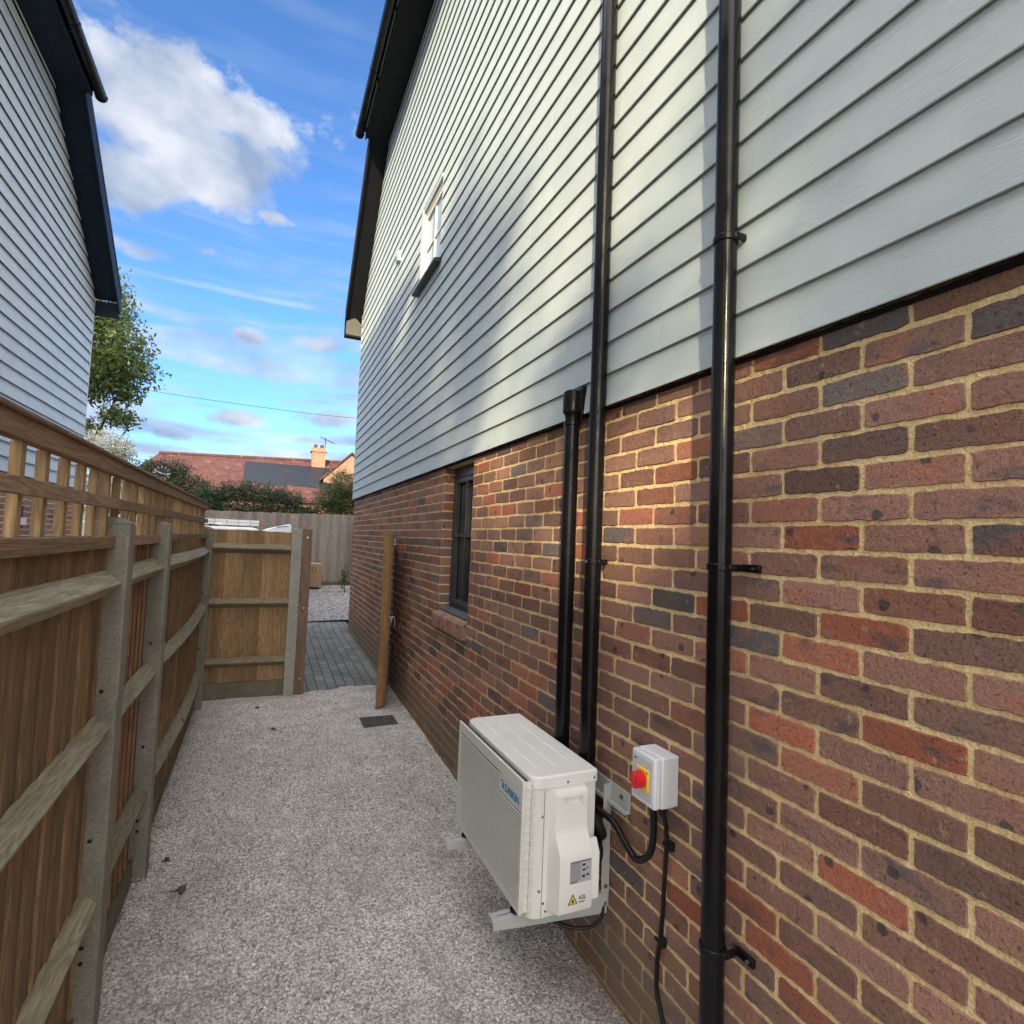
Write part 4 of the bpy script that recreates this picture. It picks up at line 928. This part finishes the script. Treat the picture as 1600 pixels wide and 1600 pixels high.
limbs('trunk', tree, (-4.4, 15.2, -1.4), [(-4.3, 15.2, 4.6), (-3.2, 15, 3.0), (-5.6, 15.4, 4), (-3.4, 14.8, 4.6), (-4.6, 14.6, 5.2), (-3.0, 15.2, 2.3)])
foliage('crown', tree, M_leafA, [(-3.55, 15, 4.95, .55, .9, .85), (-3.55, 15, 4.1, .95, 1.1, .75), (-3.2, 15, 3.55, .75, .9, .55), (-3.0, 14.9, 2.95, .28, .5, .2), (-3.15, 14.9, 2.45, .38, .5, .25), (-3.75, 15, 3.2, .7, 1, .5), (-4.9, 15.3, 4.6, 1.3, 1.3, 1.2), (-5.9, 15.4, 3.4, 1.2, 1.2, 1.1), (-4.6, 15.2, 5.8, .9, 1, .5), (-3.62, 14.9, 2.1, .25, .4, .25), (-6.4, 15.6, 5.0, 1.0, 1.1, .9)], 30000, .055, .8, seed=3, shell=.3)
def shadow_pos(y0, z0, D): return (1.323-.454*D, y0-.891*D, z0+.364*D)
bt_ = empty('garden_tree', (-5.5, -9.5, -1.7), 'large garden tree standing behind the viewer that dapples the boarded wall', 'tree')
limbs('trunk', bt_, (-5.0, -9.5, -1.8), [(-4.6, -9, 5), (-4.3, -7, 4.4), (-4.4, -11, 5), (-4.4, -5, 4.6), (-4.2, -8, 6)], .2)
foliage('crown', bt_, M_leafA, [(*shadow_pos(a, c_, 12.5+.7*math.sin(i*3)), ra*.6, ra, rc) for i, (a, c_, ra, rc) in enumerate(SHADE)], 48000, .11, .8, seed=21, shell=.1)
t = empty('variegated_shrub', (-2.75, 12.6, -1.3), 'pale cream-leaved shrub below the tall tree, just above the trellis', 'shrub')
limbs('stem', t, (-2.75, 12.6, -1.4), [(-2.75, 12.6, 1.6), (-2.3, 12.5, 1.3), (-3.1, 12.6, 1.6), (-2.5, 12.6, 1.7)], .06)
foliage('crown', t, M_leafW, [(-2.85, 12.6, 1.50, .45, .5, .36), (-2.55, 12.5, 1.35, .28, .4, .28), (-3.2, 12.6, 1.0, .5, .5, .5), (-2.9, 12.7, .5, .7, .6, .6)], 9000, .03, .7, seed=5, shell=.3)
t = empty('shrub', (-2.2, 13, -1.25), 'loose dark green shrub between the cream-leaved shrub and the round clock', 'shrub')
limbs('stem', t, (-2.2, 13, -1.3), [(-2.1, 13, 1.3), (-2.0, 12.9, 1.0), (-2.4, 13, 1.1)], .05)
foliage('crown', t, M_leafS, [(-2.15, 13, 1.05, .26, .4, .26), (-2.0, 12.9, .85, .35, .4, .25), (-2.35, 13.1, .9, .3, .4, .25), (-2.1, 13, .2, .5, .5, .6)], 5000, .04, .5, seed=6, shell=.1)
t = empty('shrub', (-2.0, 15.6, -1.1), 'rounded grey-green shrub with a yellow tip, left end of the dark hedge', 'shrub')
limbs('stem', t, (-2.0, 15.6, -1.2), [(-2.2, 15.6, 1.2), (-1.6, 15.5, .9)], .07)
foliage('crown', t, M_leafS, [(-2.45, 15.6, 1.28, .50, .5, .42), (-2.05, 15.5, 1.30, .42, .5, .40), (-1.6, 15.5, .95, .38, .5, .38), (-1.25, 15.5, .65, .3, .5, .3), (-2.1, 15.5, .3, .9, .6, .8), (-2.75, 15.6, .7, .5, .5, .6)], 16000, .036, .5, seed=7, shell=.35)
t = empty('hedge', (0, 14.6, -1.1), 'long dark evergreen hedge behind the grey fence', 'hedge')
limbs('stem', t, (-.4, 14.6, -1.2), [(-.4, 14.6, .4), (.4, 14.6, .4), (-1, 14.6, .4)], .06)
foliage('crown', t, M_leafB, [(-1.25, 14.7, .70, .35, .4, .36), (-.85, 14.6, .86, .30, .4, .30), (-.45, 14.7, .94, .30, .4, .30), (-.05, 14.6, .84, .30, .4, .34), (.3, 14.7, .88, .25, .4, .28), (.62, 14.6, .74, .28, .4, .28), (.95, 14.7, .50, .35, .4, .22), (1.2, 14.7, .3, .35, .4, .2), (-1.2, 14.5, .5, .35, .3, .25), (-.8, 14.5, .48, .35, .3, .25), (-.4, 14.5, .5, .35, .3, .25), (0, 14.5, .48, .35, .3, .25), (.4, 14.5, .48, .35, .3, .25), (.8, 14.5, .42, .3, .3, .2), (.7, 14.7, .3, .6, .4, .3), (0, 14.7, 0, 1.6, .5, .6), (-1.9, 14.9, .2, .8, .5, .5)], 38000, .035, .45, seed=8, shell=.3)
t = empty('bush', (1.7, 14.4, -1.1), 'bright mid-green bush at the right end of the hedge beside the house corner', 'bush')
limbs('stem', t, (1.7, 14.4, -1.2), [(1.7, 14.4, 1.3), (1.4, 14.4, .9)], .06)
foliage('crown', t, M_leafC, [(1.75, 14.4, 1.25, .42, .45, .42), (1.42, 14.4, .85, .42, .4, .42), (1.85, 14.5, .75, .5, .4, .5), (2.3, 14.4, 1.0, .5, .5, .6), (1.6, 14.5, .2, .8, .5, .7)], 20000, .033, .45, seed=9, shell=.35)
t = empty('weed', (1.62, 12.9, -1.15), 'low green weed growing at the corner of the house by the grey fence', 'plant')
limbs('stem', t, (1.66, 12.6, -1.25), [(1.64, 12.6, -.8), (1.66, 12.6, -.9)], .012)
foliage('leaves', t, M_leafS, [(1.64, 12.6, -.85, .08, .12, .2), (1.64, 12.7, -1.05, .10, .16, .15)], 260, .035, .5, seed=10, shell=.1)

# ================================================================ grey fence at the far end
ff = empty('boundary_fence', (0, 13.55, -1.2), 'silver-grey vertical board fence across the far side of the driveway', 'fence')
b = MB(); x = -9
while x < 9:
    e = x+.096; c = (rs.rand(), rs.rand(), rs.rand()); j = rs.randn()*.006; zt = .425+.02*(x+1)
    b.prism([(x, 13.62), (x, 13.60), (e+.006, 13.606), (e+.006, 13.62)], 2, -1.10, zt+j, c); x = e
b.build('board_panel', M_greyfence, ff, attr=True)
b = MB(); b.box(-9, 9, 13.59, 13.64, -1.5, -1.103); b.build('gravel_board', wood_mat('gravel_board_wood', ((.2, .14, .09), (.16, .115, .075), (.1, .07, .045)), 0), ff)
for xx in (-3.2, -1.4, 1.95, 3.7): b = MB(); b.box(xx, xx+.09, 13.5, 13.59, -1.4, .42); b.build('fence_post', M_greyfence, ff, .004)
# vehicles behind the end panel
van = empty('van', (-1.7, 11.5, -1.35), 'white van with a ladder on its roof, mostly hidden by the end fence panel', 'van')
b = MB(); vz = .07
side = [(-4.3, -1.0), (-4.3, .02), (-4.1, .07), (-.20, vz), (-.12, vz-.02), (-.05, -.1), (.42, -.50), (.50, -1.0)]
b.prism([(q[0], q[1]) for q in side], 1, 10.9, 12.6); b.build('body', M_whitepaint, van, .04, seg=3, smooth=True)
b = MB(); b.prism([(-.12, -.06), (.30, -.42), (-1.0, -.42), (-1.0, -.06)], 1, 10.885, 10.9); b.build('side_window', M_glass, van)
for xx in (-3.6, -.35):
    b = MB(); b.tube([(xx, 10.92, -1.03), (xx, 11.14, -1.03)], .33, 24); w1 = b.build('wheel', M_tyre, van, smooth=True)
    b = MB(); b.tube([(xx, 10.905, -1.03), (xx, 10.93, -1.03)], .2, 20); b.build('rim', M_alu, w1, smooth=True)
for xx in (-.9, -2.6):
    b = MB(); b.box(xx, xx+.04, 11.0, 12.5, vz, vz+.035); b.build('roof_bar', M_fascia, van)
lad = empty('ladder', (-1.8, 11.3, .11), 'white aluminium ladder with red end caps lying on the van roof', 'ladder')
for zz, yy in ((.125, 11.05), (.18, 11.15)):
    b = MB(); b.box(-3.2, -.10, yy, yy+.03, zz-.022, zz+.020); b.build('stile', M_alu, lad, .003)
    b = MB(); b.box(-3.2, -.12, yy+.3, yy+.33, zz-.022, zz+.020); b.build('stile', M_alu, lad, .003)
    for i in range(16): b = MB(); b.tube([(-.25-i*.19, yy-.004, zz), (-.25-i*.19, yy+.33, zz)], .009, 8); b.build('rung', M_fascia, lad)
    b = MB(); b.box(-.10, -.075, yy-.002, yy+.032, zz-.025, zz+.024); b.build('end_cap', M_redcap, lad)
car = empty('parked_car', (.3, 12.4, -1.3), 'white car with a raised rear lid and dark slot, showing just over the fence panel', 'car')
b = MB(); b.prism([(-.06, -1.1), (-.06, .02), (.02, .06), (.12, .09), (.42, .165), (.455, .14), (.47, -.3), (.60, -.5), (.6, -1.1)], 1, 11.35, 12.7); b.build('body', M_whitepaint, car, .015, smooth=True)
b = MB(); b.prism([(.20, .09), (.40, .125), (.40, .138), (.20, .105)], 1, 11.34, 11.36); b.build('lamp_slot', M_ink, car)
for xx in (.1, .45):
    b = MB(); b.tube([(xx, 11.37, -1.08), (xx, 11.55, -1.08)], .27, 20); b.build('wheel', M_tyre, car, smooth=True)
# cardboard boxes
def carton(x0, x1, y0, y1, z0, z1, label, arrows):
    t = empty('cardboard_box', ((x0+x1)/2, (y0+y1)/2, z0), label, 'box')
    b = MB(); b.box(x0, x1, y0, y1, z0, z1); b.build('carton', M_card, t, .006)
    b = MB(); b.box(x0-.001, x1+.001, y0-.002, y1, (z0+z1)/2-.001, (z0+z1)/2+.0) if False else b.box((x0+x1)/2-.03, (x0+x1)/2+.03, y0-.002, y1+.002, z1-.001, z1+.002); b.build('tape', paint('tape', (.4, .28, .17), .3), t)
    if arrows:
        b = MB(); zc = z1-.12
        for xx in (x0+.10, x0+.17): b.box(xx, xx+.012, y0-.0015, y0, zc-.05, zc+.03); b.prism([(xx-.014, zc+.03), (xx+.026, zc+.03), (xx+.006, zc+.055)], 1, y0-.0015, y0)
        b.box(x0+.08, x0+.20, y0-.0015, y0, zc-.07, zc-.06); b.build('arrow_mark', M_ink, t)
carton(.89, 1.20, 12.9, 13.35, -1.17, -.655, 'cardboard box with two black arrows, standing before the grey fence', True)
carton(.55, .86, 12.5, 12.85, -1.22, -.60, 'cardboard box half hidden behind the wooden gate post', False)
b = MB(); b.box(.62, .90, 12.45, 12.8, -.598, -.56); tag(b.build('paper_stack', M_whiteframe, bevel=.004), 'flat white packet lying on top of the half-hidden cardboard box', 'packet')

# round clock standing behind the trellis
ck = empty('garden_clock', (-.7, 4.6, .4), 'round black dial with white radial marks showing above the trellis', 'clock')
c0 = Vector((-.70, 4.64, .392)); ax = Vector((.22, -.97, .05)).normalized(); rr = .066
a1 = Vector((0, 0, 1)).cross(ax).normalized(); a2 = ax.cross(a1)
b = MB(); b.tube([c0, c0+ax*-.10], rr, 32); b.build('drum', M_black, ck, smooth=True)
b = MB(); b.tube([c0-ax*.002, c0+ax*.004], [rr+.002, rr-.003], 32); b.build('rim', M_black, ck, smooth=True)
b = MB(); b.tube([c0+ax*.004, c0+ax*.005], rr-.004, 32); dial = b.build('dial', M_ink, ck)
for k in range(12):
    b = MB(); t_ = 2*math.pi*k/12; q0 = c0+(a1*math.cos(t_)+a2*math.sin(t_))*rr*.52+ax*.006; q1 = c0+(a1*math.cos(t_)+a2*math.sin(t_))*rr*.82+ax*.006; b.tube([q0, q1], .0024 if k % 3 else .0034, 6); b.build('hour_mark', M_whiteframe, dial)
b = MB(); b.tube([c0+ax*.009-a1*rr*.3, c0+ax*.009+(a1*.72-a2*.15)*rr], .003, 6); b.build('hand', M_whiteframe, dial); b = MB(); b.tube([c0+ax*.009, c0+ax*.009+(-a1*.7+a2*.2)*rr], .003, 6); b.build('hand', M_whiteframe, dial)
b = MB(); b.tube([c0-ax*.05-Vector((0, 0, rr)), c0-ax*.05-Vector((0, 0, 2.0))], .014, 10); b.build('stand', M_black, ck, smooth=True)

# ================================================================ house beyond
M_redtile, g, p = mat('red_clay_tile', rough=.85); co = g.coord()
bt = g.n('ShaderNodeTexBrick', i_Scale=1, i_Mortar_Size=.012); bt.inputs['Brick Width'].default_value = .28; bt.inputs['Row Height'].default_value = .13
bt.inputs['Color1'].default_value = (.055, .018, .018, 1); bt.inputs['Color2'].default_value = (.09, .032, .028, 1); bt.inputs['Mortar'].default_value = (.09, .03, .025, 1)
mp = g.n('ShaderNodeMapping'); mp.inputs['Rotation'].default_value = (R(90), 0, 0); g.l(co, mp.inputs[0]); g.l(mp.outputs[0], bt.inputs['Vector'])
n = g.noise(co, 2.2, 6, .7, 0); c = g.mix(g.math('MULTIPLY', g.sstep(n, .54, .66), .7), bt.outputs[0], (.20, .09, .065)); g.l(g.mix(1, c, g.ramp(g.noise(co, 9, 3), [(.3, .8), (.7, 1.2)]), 'MULTIPLY'), p.inputs['Base Color'])
g.l(g.bump(bt.outputs['Fac'], .6, .03), p.inputs['Normal'])
M_farbrick, g, p = mat('orange_brick', rough=.9); co = g.coord()
bt = g.n('ShaderNodeTexBrick', i_Scale=1, i_Mortar_Size=.012); bt.inputs['Brick Width'].default_value = .225; bt.inputs['Row Height'].default_value = .075
bt.inputs['Color1'].default_value = (.24, .085, .045, 1); bt.inputs['Color2'].default_value = (.32, .14, .08, 1); bt.inputs['Mortar'].default_value = (.34, .26, .19, 1)
mp = g.n('ShaderNodeMapping'); mp.inputs['Rotation'].default_value = (R(90), 0, 0); g.l(co, mp.inputs[0]); g.l(mp.outputs[0], bt.inputs['Vector']); g.l(bt.outputs[0], p.inputs['Base Color'])
far = empty('brick_house', (0, 33, -.9), 'distant red-roofed brick house beyond the hedge, with chimney, dark solar panels and a gable', 'house')
RY, RZ = 33.0, 3.98; EY, EZ = 29.6, 1.55
b = MB(); b.poly3([(-6.6, EY, EZ), (5.0, EY, EZ), (5.0, RY, RZ+.1), (-5.15, RY, RZ-.30)], (0, 0, .12)); b.poly3([(-6.6, EY, EZ), (-5.15, RY, RZ-.30), (-6.6, 36.4, EZ)], (0, 0, .12)); b.poly3([(-6.6, 36.4, EZ), (5, 36.4, EZ), (5.0, RY, RZ+.1), (-5.15, RY, RZ-.30)], (0, 0, .12))
b.build('roof', M_redtile, far)
b = MB(); b.tube([(-5.15, RY, RZ-.16), (5.0, RY, RZ+.24)], .10, 10); b.build('ridge_tile', M_redtile, far, smooth=True)
b = MB(); b.box(-6.3, 5, EY+.3, 36, -1.2, EZ+.15); b.build('wall', M_farbrick, far)
def onroof(x, t_): return (x, EY+(RY-EY)*t_, EZ+(RZ-EZ)*t_+.16+.0)
for xa, xb in ((-1.15, .85), (.88, 3.1)):
    b = MB(); b.poly3([onroof(xa, .30), onroof(xb, .27), onroof(xb, .80), onroof(xa, .80)], (0, 0, .05)); b.build('solar_panel', paint('solar', (.012, .014, .022), .25), far)
b = MB(); b.box(2.15, 2.85, 32.3, 33, 3.0, 4.55); b.box(2.08, 2.92, 32.23, 33.07, 4.55, 4.66); b.box(2.12, 2.88, 32.27, 33.03, 4.66, 4.78); ch = b.build('chimney', M_farbrick, far)
for xx in (2.32, 2.66): b = MB(); b.tube([(xx, 32.65, 4.78), (xx, 32.65, 5.0)], [.11, .09], 12); b.build('chimney_pot', M_redtile, ch, smooth=True)
b = MB(); b.tube([(2.8, 32.3, 4.6), (2.8, 32.3, 5.35)], .02, 6); b.tube([(2.5, 32.3, 5.4), (3.3, 32.3, 5.1)], .016, 6)
for k in range(6): xx = 2.6+k*.13; b.tube([(xx, 32.15, 5.36-(k*.05)), (xx, 32.45, 5.36-(k*.05))], .012, 5)
b.build('aerial', M_fascia, ch)
b = MB(); b.prism([(2.7, -1), (5.6, -1), (5.6, 3.0), (4.1, 4.35), (2.7, 3.0)], 1, 31.0, 31.6); b.build('gable', M_farbrick, far)
b = MB(); b.poly3([(2.5, 30.9, 2.82), (4.1, 30.9, 4.42), (4.1, 34.0, 4.42), (2.5, 34, 2.82)], (0, 0, .12)); b.poly3([(4.1, 30.9, 4.42), (5.8, 30.9, 2.86), (5.8, 34.0, 2.86), (4.1, 34, 4.42)], (0, 0, .12)); b.build('gable_roof', M_redtile, far)
# overhead wire on its poles
t = empty('overhead_wire', (-9, 25, 5), 'thin black telephone wire crossing the sky between the tree and the house', 'wire')
b = MB(); b.tube(smooth_path([(-9, 25, 5.5), (-4.6, 25, 5.27), (-.5, 25, 5.15), (3.5, 25, 5.18), (9, 25, 5.6)]), .008, 6); b.build('wire', M_fascia, t)
for xx in (-9, 9): b = MB(); b.tube([(xx, 25, -1.2), (xx, 25, 6.2)], .11, 10); b.build('pole', M_gatepost, t)

# lift everything so that the yard lies near z = 0
for o in list(scene.collection.objects):
    if o.parent is None and o.type != 'CAMERA' and o.type != 'LIGHT': o.location.z += UP
